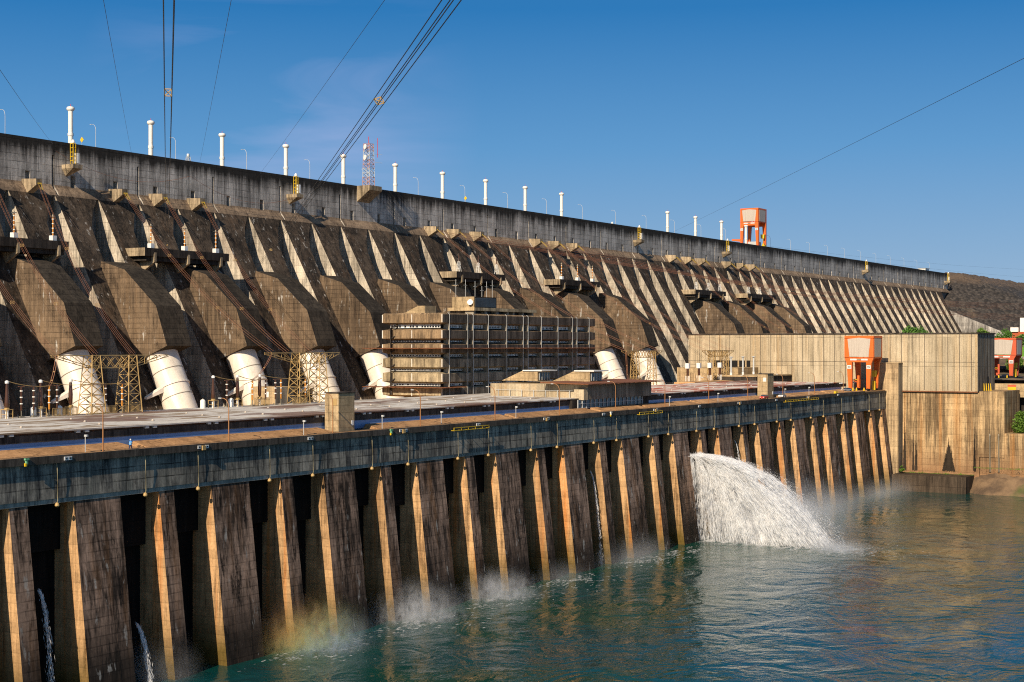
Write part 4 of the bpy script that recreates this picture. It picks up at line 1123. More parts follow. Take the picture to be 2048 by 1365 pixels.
for x, kd, lb in bl:
    P = (B0, B1)[kd]; o = P if not ub[kd] else copy_tree(P); ub[kd] = 1
    o.location = (x, 246.5, 43.3); o['label'] = lb
def arrester(mat, grp):
    o = thing('surge_arrester', None, 'insulator', (0, 0, 0), grp)
    b = MB(); b.tube([(0, 0, 1.5), (0, 0, 6.3)], .2, 8); b.build('column', mat, o)
    for z in (2.8, 4.1, 5.4):
        b = MB(); b.lathe([(.3, z), (.3, z+.22)], n=8); b.build('ring', M['white'], o)
    b = MB(); b.box(-.5, .5, -.4, .4, 0, .4); b.tube([(0, 0, .4), (0, 0, 1.5)], .1, 5); b.build('base', M['steel'], o)
    b = MB(); b.bar((-.8, 0, 6.4), (.8, 0, 6.4), .1); b.build('terminal', M['copper'], o)
    return o
A0, A1 = arrester(M['orange_ins'], 'slim orange insulators in the switchyard'), arrester(M['porcelain'], 'slim brown insulators in the switchyard'); ua = [0, 0]
al = [(214.6, 1, 'slim brown insulator right of the leftmost tapered bushing'), (217.8, 1, 'slim brown insulator between the two leftmost tapered bushings'), (221.9, 0, 'slim orange insulator left of the leftmost lattice gantry'), (224.0, 1, 'slim brown insulator by the left edge of the first full white pipe'),
      (237.6, 1, 'slim brown insulator between the legs of the leftmost lattice gantry'), (242.5, 0, 'slim orange insulator by the right leg of the leftmost gantry'), (276.4, 1, 'slim brown insulator between two bushings at the third white pipe'),
      (285.6, 0, 'slim orange insulator in front of the third full white pipe'), (290.5, 1, 'slim brown insulator right of the third full white pipe'), (294.2, 1, 'slim brown insulator left of the small concrete switch house'), (296.3, 0, 'slim orange insulator in front of the small switch house'), (305.9, 0, 'slim orange insulator beside the lattice gantry near the lift block')]
for x, kd, lb in al:
    P = (A0, A1)[kd]; o = P if not ua[kd] else copy_tree(P); ua[kd] = 1
    o.location = (x, 246.2, 43.3); o['label'] = lb
T0 = thing('tank', None, 'tank', (0, 0, 0), 'small white tanks in the switchyard')
b = MB(); b.lathe([(.62, 0), (.62, 1.75), (.5, 2.0), (.2, 2.15)], n=14); b.build('body', M['white'], T0)
b = MB(); b.lathe([(.12, 2.1), (.12, 2.35)], n=8); b.build('nozzle', M['steel'], T0)
for i, (x, lb) in enumerate(((218.6, 'small white tank beside the tapered bushing at far left'), (225.6, 'small white tank in front of the first full white pipe'), (269.2, 'small white tank left of the third full white pipe'), (279.0, 'small white tank at the foot of the third full white pipe'))):
    o = T0 if i == 0 else copy_tree(T0); o.location = (x, 247.2, 43.3); o['label'] = lb
sh = thing('switch_house', 'small concrete switch house between two white pipes', 'building', (296, 252, 43))
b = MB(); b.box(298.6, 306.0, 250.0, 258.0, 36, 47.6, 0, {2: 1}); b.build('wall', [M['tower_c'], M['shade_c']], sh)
b = MB(); b.box(298.5, 298.62, 252, 253.2, 45.0, 46.4); b.build('notice', M['white'], sh)
def fence_panel(x0, x1, lab):
    o = thing('mesh_fence', lab, 'fence', ((x0+x1)/2, 245, 43.3), 'mesh fences in the switchyard')
    b = MB(); n = int((x1-x0)/.35)
    for k in range(n+1): x = x0+(x1-x0)*k/n; b.bar((x, 245, 43.3), (x, 245, 45.0), .07)
    b.build('mesh', M['tan_steel'], o)
    b = MB(); b.bar((x0, 245, 45.0), (x1, 245, 45.0), .1); b.bar((x0, 245, 43.5), (x1, 245, 43.5), .1); b.build('rail', M['tan_steel'], o)
fence_panel(221.8, 228.5, 'mesh fence panel left of the leftmost lattice gantry'); fence_panel(231.0, 239.8, 'mesh fence panel between the legs of the leftmost gantry'); fence_panel(241.5, 247.0, 'mesh fence panel right of the leftmost gantry')
fence_panel(285.5, 290.5, 'mesh fence panel at the foot of the third full white pipe'); fence_panel(299.5, 305.0, 'mesh fence panel before the small switch house')
# white ring-topped transformers by the pale hall
def ctrans():
    o = thing('current_transformer', None, 'transformer', (0, 0, 0), 'brown switchgear columns before the pale hall')
    b = MB(); b.box(-.75, .75, -.75, .75, 5.2, 7.3); b.build('head', M['signw'], o)
    b = MB(); b.lathe([(.5, 2.2), (.5, 5.2)], n=10); b.build('column', M['porcelain'], o)
    b = MB()
    for sx in (-.6, .6):
        for sy in (-.6, .6): b.bar((sx, sy, 0), (sx, sy, 2.2), .16)
    b.bar((-.6, -.6, 1.2), (.6, .6, 1.2), .1); b.build('stand', M['signw'], o)
    return o
c0 = ctrans()
for i, (x, n) in enumerate(((566.5, 'left'), (577.5, 'second'), (588.6, 'third'), (599.0, 'right-hand'))):
    o = c0 if i == 0 else copy_tree(c0); o.location = (x, 259, 43.6); o['label'] = '%s brown switchgear column with a white square head, before the pale hall' % n
def wpost():
    o = thing('busbar_post', None, 'insulator', (0, 0, 0), 'grey ring-topped posts before the pale hall')
    b = MB(); b.lathe([(.42, 3.4), (.34, 9.4)], n=10); b.build('column', M['lampgrey'], o)
    b = MB(); b.lathe([(.3, 9.4), (.85, 9.6), (.85, 9.9), (.3, 10.0)], n=12); b.build('corona_ring', M['lampgrey'], o)
    b = MB(); b.lathe([(.5, 0), (.5, 3.3)], n=8); b.build('pedestal', M['signw'], o)
    return o
w0 = wpost()
for i, (x, n) in enumerate(((604.0, 'left'), (617.0, 'middle'), (629.0, 'right'))):
    o = w0 if i == 0 else copy_tree(w0); o.location = (x, 256, 43.4); o['label'] = '%s of the three tall grey ring-topped posts before the pale hall' % n
b = MB(); b.box(560, 636, 253, 262, 36, 43.4); tag(b.build('plinth', M['deck']), 'long low concrete plinth carrying the switchgear before the pale hall', 'plinth')

# ================================================================ OVERHEAD LINES
def span(p, q, sag, n=24):
    p = Vector(p); q = Vector(q)
    return [p.lerp(q, i/n)-Vector((0, 0, sag*4*(i/n)*(1-i/n))) for i in range(n+1)]
def bundle(lab, p, q, sag, offs, r, mat, spacers=(), group='overhead conductor bundles', ins=None, n=24):
    o = thing('power_line', lab, 'power line', p, group)
    base = span(p, q, sag, n); d = (Vector(q)-Vector(p)); d.z = 0; d.normalize(); sd = Vector((-d.y, d.x, 0))
    for a, z in offs:
        b = MB(); b.tube([v+sd*a+Vector((0, 0, z)) for v in base], r, 5); b.build('conductor', mat, o)
    for f in spacers:
        i = f*n; v = base[int(i)].lerp(base[min(int(i)+1, n)], i-int(i)); b = MB()
        c = [v+sd*a+Vector((0, 0, z)) for a, z in offs]
        for k in range(len(c)):
            for m in range(k+1, len(c)): b.bar(c[k], c[m], r*2.2)
        b.build('spacer', M['tan_steel'], o)
    if ins:
        b = MB(); v0, v1 = base[0], base[0].lerp(base[1], ins) if ins < 1 else base[1]
        for a in (-.3, .3): b.tube([v0+sd*a, v1+sd*a], .09, 6)
        b.bar(v0+Vector((0, 0, .1))-sd*.6, v0+Vector((0, 0, .1))+sd*.6, .35); b.build('insulator_string', M['olive'], o)
    return o
Q4 = [(-.25, .25), (.25, .25), (-.25, -.25), (.25, -.25)]
bundle('dark bundled line crossing the sky almost vertically at the left', (352.0, 338, 89.3), (44.4, 42.5, 73.2), .4, [(-.27, .23), (.20, .23), (-.25, -.23), (.22, -.23)], .027, M['cable'], (.005, .903))
bundle('dark bundle of four wires slanting from top centre down to the left', (389.8, 336, 82.4), (46.3, 29.8, 71.3), .5, [(-.30, .1), (.12, .24), (-.08, -.22), (.30, -.1)], .025, M['cable'], (.46, .929))
for lb, p, q in (('thin single wire from the top edge down to the second vent column', (355.7, 357, 119.6), (86.1, 89.6, 85.8)), ('thin single wire down to the crest between second and third vent columns', (386.9, 357, 118.6), (91.4, 80.8, 85.8)),
                 ('thin single wire passing just right of the fourth vent column', (416.3, 357, 117.3), (97.8, 70.2, 85.8)), ('thin single wire at the far left ending below the leftmost vent column', (323.4, 357, 118.7), (81.7, 96.8, 80.3)),
                 ('thin single wire rising to the right edge of the sky', (737.9, 357, 114.1), (123.7, 27.2, 80.8))):
    bundle(lb, p, q, .3, [(0, 0)], .022, M['cable'], (), 'single shield wires')
# droppers from the anchor brackets to the gantries
Q2 = [(-.45, .3), (.45, .3), (-.45, -.35), (.45, -.35)]
drops = [(277.4, (225.6, GY, 56.1)), (295.0, (236.6, GY, 56.1)), (312.5, (247.6, GY, 56.1)), (346.9, (295.0, GY, 56.4)), (364.5, (301.0, GY, 56.4)), (382.1, (310.5, GY, 56.4)),
         (522.0, (533, 270, 56.2)), (539.0, (547.5, 270, 56.2)), (556.7, (562.5, 270, 56.2)), (607.4, (591, 262, 56.2)), (624.8, (604, 262, 56.2)), (642.8, (617.6, 262, 56.2)),
         (753.3, (716, 262, 56)), (773.4, (736, 262, 56)), (791.7, (752, 262, 56)), (828.8, (800, 262, 56)), (847.6, (816, 262, 56)), (865.5, (832, 262, 56))]
dn = ['to the left end of the leftmost gantry', 'to the middle of the leftmost gantry', 'to the right end of the leftmost gantry', 'to the left arm of the second gantry', 'to the middle of the second gantry', 'to the right arm of the second gantry',
      'left of three copper bundles passing behind the office roof', 'middle of three copper bundles passing behind the office roof', 'right of three copper bundles passing behind the office roof',
      'left of three copper bundles dropping right of the office block', 'middle of three copper bundles dropping right of the office block', 'right of three copper bundles dropping right of the office block',
      'left of three copper bundles above the left end of the pale hall', 'middle of three copper bundles above the left end of the pale hall', 'right of three copper bundles above the left end of the pale hall',
      'left of three far copper bundles above the pale hall', 'middle of three far copper bundles above the pale hall', 'right of three far copper bundles above the pale hall']
for (x, q), nm in zip(drops, dn):
    lb = nm if nm[0] != 't' or nm.startswith('the') else 'copper bundle falling from the dam '+nm
    bundle(lb, (x, 350.7, 105.6), q, 4.5 if x < 400 else 5.0, Q2, .024, M['copper'], (.35, .68), ins=.6, n=18)
# long bundles sweeping away to the right bank
hz = [((522.0, 350.7, 104.9), (1032.1, 225.4, 85.0)), ((539.0, 350.7, 104.9), (1040.0, 224, 83.5)), ((556.7, 350.7, 104.9), (1048.0, 223, 82.0)), ((607.4, 350.7, 104.9), (1032.1, 225.4, 77.6)), ((624.8, 350.7, 104.9), (1040.0, 224, 76.0)), ((642.8, 350.7, 104.9), (1048.0, 223, 74.5))]
for (p, q), nm in zip(hz, ('topmost', 'second', 'third', 'fourth', 'fifth', 'lowest')):
    bundle('%s of six long copper bundles sweeping across the dam to the right edge' % nm, p, q, 7.0, [(-.4, .35), (.4, .35), (-.4, -.35), (.4, -.35)], .034, M['copper'], (.3, .62), n=30)
for z, lb in ((132.6, 'upper faint far wire above the right end of the crest'), (125.0, 'lower faint far wire above the right end of the crest')):
    bundle(lb, (900, 400, 127), (1548.1, 338.1, z), 3, [(0, 0)], .035, M['cable'], (), 'faint far wires')
bundle('brown wire sagging in loops along the crest wall at the left', (322.0, 354.5, 116.5), (380.0, 354.5, 114.5), 5.0, [(0, 0)], .05, M['copper'], (), 'brown wires sagging along the crest wall')
bundle('second brown wire sagging along the crest wall, right of the looped one', (380.0, 354.5, 114.5), (440.0, 354.5, 113.8), 6.0, [(0, 0)], .05, M['copper'], (), 'brown wires sagging along the crest wall')
for i, (p, q, lb) in enumerate((((211.2, 246.5, 50.9), (222.0, 246.2, 49.7), 'pale jumper cable from the leftmost tapered bushing'), ((219.9, 246.5, 50.9), (232.0, 246.2, 49.8), 'pale jumper cable across the first full white pipe'), ((228.0, 246.5, 50.9), (242.3, 246.2, 49.8), 'pale jumper cable towards the right leg of the leftmost gantry'),
        ((272.0, 246.5, 50.9), (285.6, 246.2, 49.7), 'pale jumper cable left of the third full white pipe'), ((280.5, 246.5, 50.9), (290.5, 246.2, 49.7), 'pale jumper cable across the third full white pipe'), ((288.6, 246.5, 50.9), (305.8, 246.2, 49.8), 'pale jumper cable above the small switch house'))):
    bundle(lb, p, q, .5, [(-.12, 0), (.12, 0)], .06, M['tan_steel'], (), 'jumper cables in the switchyard', n=10)
for x, q, lb in ((225.6, (222.0, 246.2, 49.8), 'copper dropper hanging from the left arm of the leftmost gantry'), (295.0, (285.6, 246.2, 49.8), 'copper dropper hanging in front of the third full white pipe'), (533.0, (527, 266, 44), 'thick copper dropper beside the right end of the office block')):
    z0 = 56.0; bundle(lb, (x, GY if x < 400 else 270, z0), q, 1.0, [(-.2, 0), (.2, 0)], .06, M['copper'], (.4, .7), 'copper droppers from the gantries', n=10)

# ================================================================ VEHICLES AND PEOPLE
def car(lab, loc, rz, body, pickup=False):
    o = thing('parked_car', lab, 'car', loc, None, rz)
    o.rotation_euler = (0, 0, 0); o.location = (0, 0, 0)
    L, Wd = 4.6, 1.75; b = MB()
    pr = [(-2.3, .35), (-2.3, .75), (-2.2, .92), (-1.1, 1.0), (2.0, 1.0), (2.25, .9), (2.3, .35)]
    b.prismy(pr, -Wd/2, Wd/2); b.build('body', body, o)
    b = MB(); cab = [(-1.25, .98), (-.55, 1.52), (.75 if pickup else 1.6, 1.52), (1.0 if pickup else 2.15, .98)]
    n = 4
    for i in range(n):
        j = (i+1) % n; (xa, za), (xb, zb) = cab[i], cab[j]
        fa = .12 if za > 1.2 else 0; fb = .12 if zb > 1.2 else 0
        b.face([(xa, -Wd/2+.03+fa, za), (xb, -Wd/2+.03+fb, zb), (xb, Wd/2-.03-fb, zb), (xa, Wd/2-.03-fa, za)], 0 if i == 1 else 1)
    b.face([(x, -Wd/2+.03+(.12 if z > 1.2 else 0), z) for x, z in cab], 1); b.face([(x, Wd/2-.03-(.12 if z > 1.2 else 0), z) for x, z in cab][::-1], 1)
    b.build('cabin', [body, M['glass']], o)
    for x in (-1.45, 1.4):
        for y in (-Wd/2+.02, Wd/2-.02):
            b = MB(); c = 0; m = 14
            for yy in (y-.11, y+.11):
                for k in range(m): b.v.append((x+.33*math.cos(2*math.pi*k/m), yy, .33+.33*math.sin(2*math.pi*k/m)))
            for k in range(m): b.f.append((k, (k+1) % m, m+(k+1) % m, m+k)); b.m.append(0); b.sm.append(True)
            b.f.append(tuple(range(m))[::-1]); b.f.append(tuple(range(m, 2*m))); b.m += [0, 0]; b.sm += [False, False]
            b.build('wheel', M['dark'], o)
    for y in (-.6, .6):
        b = MB(); b.box(-2.34, -2.28, y-.2, y+.2, .62, .8); b.build('headlight', M['signw'], o)
    o.location = loc; o.rotation_euler = (0, 0, rz)
    return o
car('silver pickup truck parked on the deck right of the small lift block', (521.5, 201.2, 39.36), R(6), paint('silver_paint', '#b9bcc0', '#8a8a8a', .1, .3), True)
car('bright red car parked on the deck in front of the small lift block', (503.5, 201.0, 39.36), R(3), M['red'])
car('grey car parked on the deck just left of the big orange crane', (600.5, 204.3, 39.45), R(-20), paint('grey_paint', '#8d9196', '#5d6066', .1, .3))
car('silver car parked under the faded orange crane at the right edge', (738.0, 173.0, 43.0), R(70), paint('silver_paint', '#b9bcc0', '#8a8a8a', .1, .3))
o = thing('barrier', 'yellow block on the deck kerb left of the big orange crane', 'barrier', (574.8, 199.6, 39.4))
b = MB(); b.prism([(199.2, 39.36), (199.4, 40.3), (200.0, 40.3), (200.2, 39.36)], 573.4, 576.2); b.build('block', M['yellow'], o)

def person(lab, loc, rz, jacket, trousers):
    me = bpy.data.meshes.new('person'); V = []; E = []; RR = []
    def add(p, r, par=None):
        V.append(p); RR.append(r)
        if par is not None: E.append((par, len(V)-1))
        return len(V)-1
    pel = add((0, 0, .95), .16); ch = add((0, 0, 1.25), .19, pel); sh_ = add((0, 0, 1.42), .15, ch); nk = add((0, 0, 1.52), .07, sh_); hd = add((.03, 0, 1.66), .115, nk); add((.02, 0, 1.74), .1, hd)
    for s, fx in ((-1, .30), (1, -.26)):
        h = add((0, .1*s, .9), .13, pel); k = add((fx*.45, .1*s, .5), .085, h); a = add((fx, .1*s, .1), .05, k); add((fx+.15, .1*s, .05), .04, a)
        s1 = add((0, .2*s, 1.40), .085, sh_); e = add((-.05-.1*s*fx, .27*s, 1.12), .055, s1); w_ = add((.16-.3*fx*s, .26*s, .95+.1*(s > 0)), .045, e); add((.22-.3*fx*s, .25*s, .9+.1*(s > 0)), .042, w_)
    me.from_pydata(V, E, []); o = bpy.data.objects.new('person', me); COL.objects.link(o)
    sk = o.modifiers.new('skin', 'SKIN'); sk.use_smooth_shade = True
    for i, r in enumerate(RR): me.skin_vertices[0].data[i].radius = (r, r)
    me.skin_vertices[0].data[0].use_root = True
    ss = o.modifiers.new('sub', 'SUBSURF'); ss.levels = 1; ss.render_levels = 1
    me.materials.append(jacket); o.location = loc; o.rotation_euler = (0, 0, rz)
    tag(o, lab, 'person')
    def part(nm, mat, f):
        b = MB(); f(b); p = b.build(nm, mat); p.parent = o; return p
    part('trousers', trousers, lambda b: [b.tube([(0, .1*s, .97), (fx*.45, .1*s, .5), (fx, .1*s, .13)], [.16, .11, .085], 8) for s, fx in ((-1, .30), (1, -.26))])
    part('coat', jacket, lambda b: b.lathe([(.27, .78), (.25, 1.0), (.24, 1.25), (.19, 1.42), (.1, 1.5)], (0, 0, 0), 10))
    part('reflective_band', leafmat('band_yellow', '#c8d84a', '#e0e870'), lambda b: b.lathe([(.252, 1.08), (.255, 1.16)], (0, 0, 0), 10))
    part('helmet', M['white'], lambda b: b.lathe([(.15, 1.69), (.15, 1.74), (.12, 1.83), (.04, 1.87)], (.02, 0, 0), 10))
    part('face', leafmat('skin', '#a06a4c', '#b07a5a'), lambda b: b.lathe([(.06, 1.53), (.112, 1.6), (.118, 1.68), (.1, 1.72)], (.03, 0, 0), 10))
    return o
person('worker in light blue coat and white helmet walking along the deck', (200.3, 201.3, 39.36), R(10), leafmat('coat_blue', '#3d86cf', '#5a9ee0'), leafmat('trouser_navy', '#16284a', '#1d3158'))

# ================================================================ WATER JET AND MIST
def jetmat():
    t = NT('falling_water')
    uv = t.node('ShaderNodeUVMap'); uv.uv_map = 'flow'
    sx = t.node('ShaderNodeSeparateXYZ'); t.l.new(uv.outputs[0], sx.inputs[0])
    u, v = sx.outputs[0], sx.outputs[1]                 # u: share of the throw, v: along the fall (layer added to both)
    fu = t.math('FRACT', u); fv = t.math('FRACT', v)
    q = t.node('ShaderNodeCombineXYZ'); t.l.new(t.math('MULTIPLY', u, 24), q.inputs[0]); t.l.new(t.math('MULTIPLY', v, 3.0), q.inputs[1])
    n1 = t.noise(q.outputs[0], 1.0, 9, .72, 1.6)
    q2 = t.node('ShaderNodeCombineXYZ'); t.l.new(t.math('MULTIPLY', u, 5), q2.inputs[0]); t.l.new(t.math('MULTIPLY', v, 5.5), q2.inputs[1])
    n2 = t.noise(q2.outputs[0], 1.0, 5, .6, 1.2)
    n = t.math('ADD', t.math('MULTIPLY', n1, .6), t.math('MULTIPLY', n2, .45))
    # ragged crest and thinner water low down and along the near edge
    edge = t.math('MULTIPLY', t.mapr(fu, 1.0, .66), 1.0)
    low = t.math('ADD', t.mapr(fv, .2, 1.0, .05, -.05), t.mapr(fu, 0, .45, -.05, .03))
    a = t.mapr(t.math('ADD', t.math('ADD', n, low), t.math('MULTIPLY', t.math('SUBTRACT', edge, 1.0), .3)), .47, .64)
    col = t.mix(t.mapr(n2, .40, .60), (.68, .71, .74, 1), (.94, .94, .94, 1))
    tr = t.node('ShaderNodeBsdfTransparent'); df = t.node('ShaderNodeBsdfDiffuse'); t.l.new(col, df.inputs[0])
    tl = t.node('ShaderNodeBsdfTranslucent'); t.l.new(col, tl.inputs[0])
    m0 = t.node('ShaderNodeMixShader'); m0.inputs[0].default_value = .35; t.l.new(df.outputs[0], m0.inputs[1]); t.l.new(tl.outputs[0], m0.inputs[2])
    m1 = t.node('ShaderNodeMixShader'); t.l.new(a, m1.inputs[0]); t.l.new(tr.outputs[0], m1.inputs[1]); t.l.new(m0.outputs[0], m1.inputs[2])
    t.l.new(m1.outputs[0], t.out.inputs[0])
    return t.mat
JM = jetmat()
jet = thing('water_jet', 'white water jet bursting from between two piers into the river', 'water jet', (438, 178, ZW))
def jetlayer(li, xoff, reach, amp, seed):
    ns, nt = 110, 100; V = []; F = []; UV = []
    for j in range(nt+1):
        t = j/nt
        for i in range(ns+1):
            s = i/ns
            k = mnoise.fractal(Vector((s*6+seed+.6*mnoise.noise(Vector((s*5, t*5, seed))), t*4.5, seed*.7)), .8, 2.1, 5)
            g = min(1, t*1.6+.15)
            x = 435.6+xoff+(amp*k*g)-.9*math.sin(s*math.pi)*t
            y = 197.8-reach*(s**.9)*t-1.0*s*0+k*.5*g
            z = 23.8-26.2*t**(2.0+.25*s)+k*1.5*g*s
            V.append((x, y, max(z, ZW-.4))); UV.append((s*.98+li, t*.98+li))
    for j in range(nt):
        for i in range(ns):
            a = j*(ns+1)+i; F.append((a, a+1, a+ns+2, a+ns+1))
    me = bpy.data.meshes.new('water_curtain'); me.from_pydata(V, [], F)
    ul = me.uv_layers.new(name='flow')
    for l in me.loops: ul.data[l.index].uv = UV[l.vertex_index]
    for p in me.polygons: p.use_smooth = True
    me.materials.append(JM)
    o = bpy.data.objects.new('water_curtain', me); COL.objects.link(o); o.parent = jet; o.location = -jet.location
for li, (xo, rc, am) in enumerate(((2.2, 40.0, 2.0), (4.4, 43.5, 2.2), (6.4, 42.0, 2.0))): jetlayer(li, xo, rc, am, 3.3+li*5.7)
def dropmat():
    t = NT('water_drops'); P = t.pos().outputs['Position']
    c = t.mix(t.mapr(t.noise(P, .5, 4), .4, .6), (.88, .90, .92, 1), (.98, .98, .98, 1))
    df = t.node('ShaderNodeBsdfDiffuse'); tl = t.node('ShaderNodeBsdfTranslucent'); t.l.new(c, df.inputs[0]); t.l.new(c, tl.inputs[0])
    m = t.node('ShaderNodeMixShader'); m.inputs[0].default_value = .5; t.l.new(df.outputs[0], m.inputs[1]); t.l.new(tl.outputs[0], m.inputs[2])
    tr = t.node('ShaderNodeBsdfTransparent'); m2 = t.node('ShaderNodeMixShader'); m2.inputs[0].default_value = .68
    t.l.new(tr.outputs[0], m2.inputs[1]); t.l.new(m.outputs[0], m2.inputs[2])
    t.l.new(m2.outputs[0], t.out.inputs[0]); return t.mat
DM = dropmat()
def flake(b, p, d, L, w, rnd):
    d = d.normalized(); u = d.cross(Vector((rnd.gauss(0, 1), rnd.gauss(0, 1), rnd.gauss(0, 1)))).normalized()
    b.face([p-d*L, p-u*w+d*L*.1, p+d*L*.9, p+u*w])
def jetdrops(n, seed, fine):
    rnd = random.Random(seed); b = MB(); k = 0
    while k < n:
        s = rnd.random()**.8; t = rnd.random()**.85; q = rnd.random()
        xo = q*9.0-.5
        w = mnoise.noise(Vector((s*10+2*q, t*3.0-1.5*s, q*3)))+.7*mnoise.noise(Vector((s*24, t*4.5-3*s, q*6+4)))
        if not fine and w < rnd.gauss(.0, .13): continue
        g = min(1, t*1.5+.1)
        dn = mnoise.noise(Vector((s*5+q*4, t*4, 7.7)))
        reach = 45.5+2.5*dn-3*abs(q-.5)
        if fine: s = min(1.16, s*1.10+.05*rnd.random()); xo += rnd.gauss(0, 1.2)
        x = 435.3+xo+1.2*dn*g-.9*math.sin(min(1, s)*math.pi)*t
        y = 197.8-reach*s*t+rnd.gauss(0, .25)*g
        z = 23.8-26.2*t**(2.0+.2*s)+rnd.gauss(0, .35)*g+(1.1*abs(dn)*g*s)
        if z < ZW: z = ZW+.05
        d = Vector((rnd.gauss(0, .12), -reach*s, -26.2*(2.0+.2*s)*t+rnd.gauss(0, 3)))
        L = rnd.uniform(.4, 1.5)*(.3 if fine else 1); wd = rnd.uniform(.03, .09)*(.7 if fine else 1)
        flake(b, Vector((x, y, z)), d, L, wd, rnd); k += 1
    o = b.build('spray', DM, jet, recalc=False); o['kind'] = 'stuff'
jetdrops(62000, 4, False); jetdrops(22000, 9, True)
b = MB(); rnd = random.Random(21)
for k in range(13000):
    if k < 9500:
        f = rnd.random(); x = 437+rnd.gauss(0, 2.2+5*f*f); y = 198-50*f+rnd.gauss(0, 1.2)-rnd.expovariate(.16)*f*f
    else:
        x, y = rnd.choice(((240, 192), (276, 191), (310, 191), (345, 192), (385, 192), (410, 190)))
        x += rnd.gauss(0, 7); y += -abs(rnd.gauss(0, 6))+2
    if mnoise.noise(Vector((x*.18, y*.5, 2.2))) < rnd.uniform(-.25, .35): continue
    L = rnd.uniform(.15, .7); a = rnd.gauss(-.35, .35)
    c, s_ = math.cos(a), math.sin(a); w = L*rnd.uniform(.12, .4)
    b.face([(x-c*L, y-s_*L, ZW+.03), (x+s_*w, y-c*w, ZW+.035), (x+c*L, y+s_*L, ZW+.03), (x-s_*w, y+c*w, ZW+.035)])
tag(b.build('foam', DM, recalc=False), 'white foam flecks on the river round the jet and piers', 'foam', None, 'stuff')

def mistmat(name, dens, color=(.92, .94, .97, 1), bow=False, scale=.16, thr=.46, aniso=.15):
    m = bpy.data.materials.new(name); m.use_nodes = True
    n = m.node_tree.nodes; l = m.node_tree.links; n.clear()
    out = n.new('ShaderNodeOutputMaterial'); vol = n.new('ShaderNodeVolumePrincipled')
    vol.inputs['Anisotropy'].default_value = aniso; vol.inputs['Color'].default_value = color
    tc = n.new('ShaderNodeTexCoord'); g = n.new('ShaderNodeNewGeometry')
    def mth(op, a, b=0.0, cl=False):
        x = n.new('ShaderNodeMath'); x.operation = op; x.use_clamp = cl
        for i, q in enumerate((a, b)):
            if hasattr(q, 'is_output'): l.new(q, x.inputs[i])
            else: x.inputs[i].default_value = q
        return x.outputs[0]
    ln = n.new('ShaderNodeVectorMath'); ln.operation = 'LENGTH'; l.new(tc.outputs['Object'], ln.inputs[0])
    fall = mth('SUBTRACT', 1.0, ln.outputs['Value'], True)
    mu = n.new('ShaderNodeVectorMath'); mu.operation = 'MULTIPLY'; l.new(g.outputs['Position'], mu.inputs[0]); mu.inputs[1].default_value = (1, 1, .6)
    no = n.new('ShaderNodeTexNoise'); l.new(mu.outputs[0], no.inputs['Vector']); no.inputs['Scale'].default_value = scale; no.inputs['Detail'].default_value = 6; no.inputs['Roughness'].default_value = .65; no.inputs['Distortion'].default_value = 1.6
    mr = n.new('ShaderNodeMapRange'); l.new(no.outputs[0], mr.inputs[0]); mr.inputs[1].default_value = thr-.12; mr.inputs[2].default_value = thr+.2
    sz = n.new('ShaderNodeSeparateXYZ'); l.new(tc.outputs['Object'], sz.inputs[0])
    low = n.new('ShaderNodeMapRange'); l.new(sz.outputs[2], low.inputs[0]); low.inputs[1].default_value = 0; low.inputs[2].default_value = .9; low.inputs[3].default_value = 1; low.inputs[4].default_value = .12
    d = mth('MULTIPLY', mth('MULTIPLY', mth('POWER', fall, 1.7), mr.outputs[0]), low.outputs[0])
    l.new(mth('MULTIPLY', d, dens), vol.inputs['Density'])
    if bow:
        r = n.new('ShaderNodeValToRGB'); cr = r.color_ramp
        vv = n.new('ShaderNodeVectorMath'); vv.operation = 'DOT_PRODUCT'; l.new(tc.outputs['Object'], vv.inputs[0]); vv.inputs[1].default_value = (.55, -.8, -.25)
        l.new(mth('ADD', mth('MULTIPLY', vv.outputs['Value'], .55), .42), r.inputs[0])
        st = [(0.0, (.9, .86, .84)), (.20, (1, .58, .34)), (.36, (1, .80, .34)), (.5, (.74, .92, .56)), (.62, (.60, .78, 1.0)), (.85, (.88, .90, .95))]
        while len(cr.elements) < len(st): cr.elements.new(.5)
        for e, (p, c) in zip(cr.elements, st): e.position = p; e.color = (*c, 1)
        l.new(r.outputs[0], vol.inputs['Color'])
    l.new(vol.outputs[0], out.inputs['Volume'])
    return m
import bmesh
ico = bmesh.new(); bmesh.ops.create_icosphere(ico, subdivisions=2, radius=1.0); icom = bpy.data.meshes.new('mist'); ico.to_mesh(icom); ico.free()
def mist(loc, size, mat, lab, rz=0):
    me = icom.copy(); me.materials.append(mat)
    o = bpy.data.objects.new('mist', me); COL.objects.link(o); o.location = loc; o.scale = size; o.rotation_euler = (0, 0, rz)
    tag(o, lab, 'mist', None, 'stuff')
MM = mistmat('spray_mist', 1.0, scale=.42, thr=.55); MB_ = mistmat('rainbow_mist', .85, bow=True, scale=.36, thr=.53); MJ = mistmat('jet_spray', .42, scale=.26, thr=.45); ML = mistmat('thin_mist', .085, scale=.1, thr=.40)
mist((240.0, 191.5, -1.5), (15, 12, 12), MB_, 'rainbow tinted mist at the foot of the left piers', R(-40))
mist((277.0, 192.0, -1.8), (14, 10, 11), MM, 'pale mist at the foot of the narrow pier left of centre', R(-40))
mist((310.5, 191.5, -1.8), (13, 10, 9), MM, 'pale mist at the foot of the fourth narrow pier', R(-40))
mist((344.0, 193.0, -1.8), (11, 7, 7), ML, 'thin mist at the piers left of the water jet', R(-20))
mist((385.0, 193.0, -1.5), (26, 9, 9), ML, 'faint haze along the piers just left of the jet', 0)
mist((441.0, 172.0, 5.0), (9, 30, 19), MJ, 'spray cloud wrapped round the white water jet', 0)
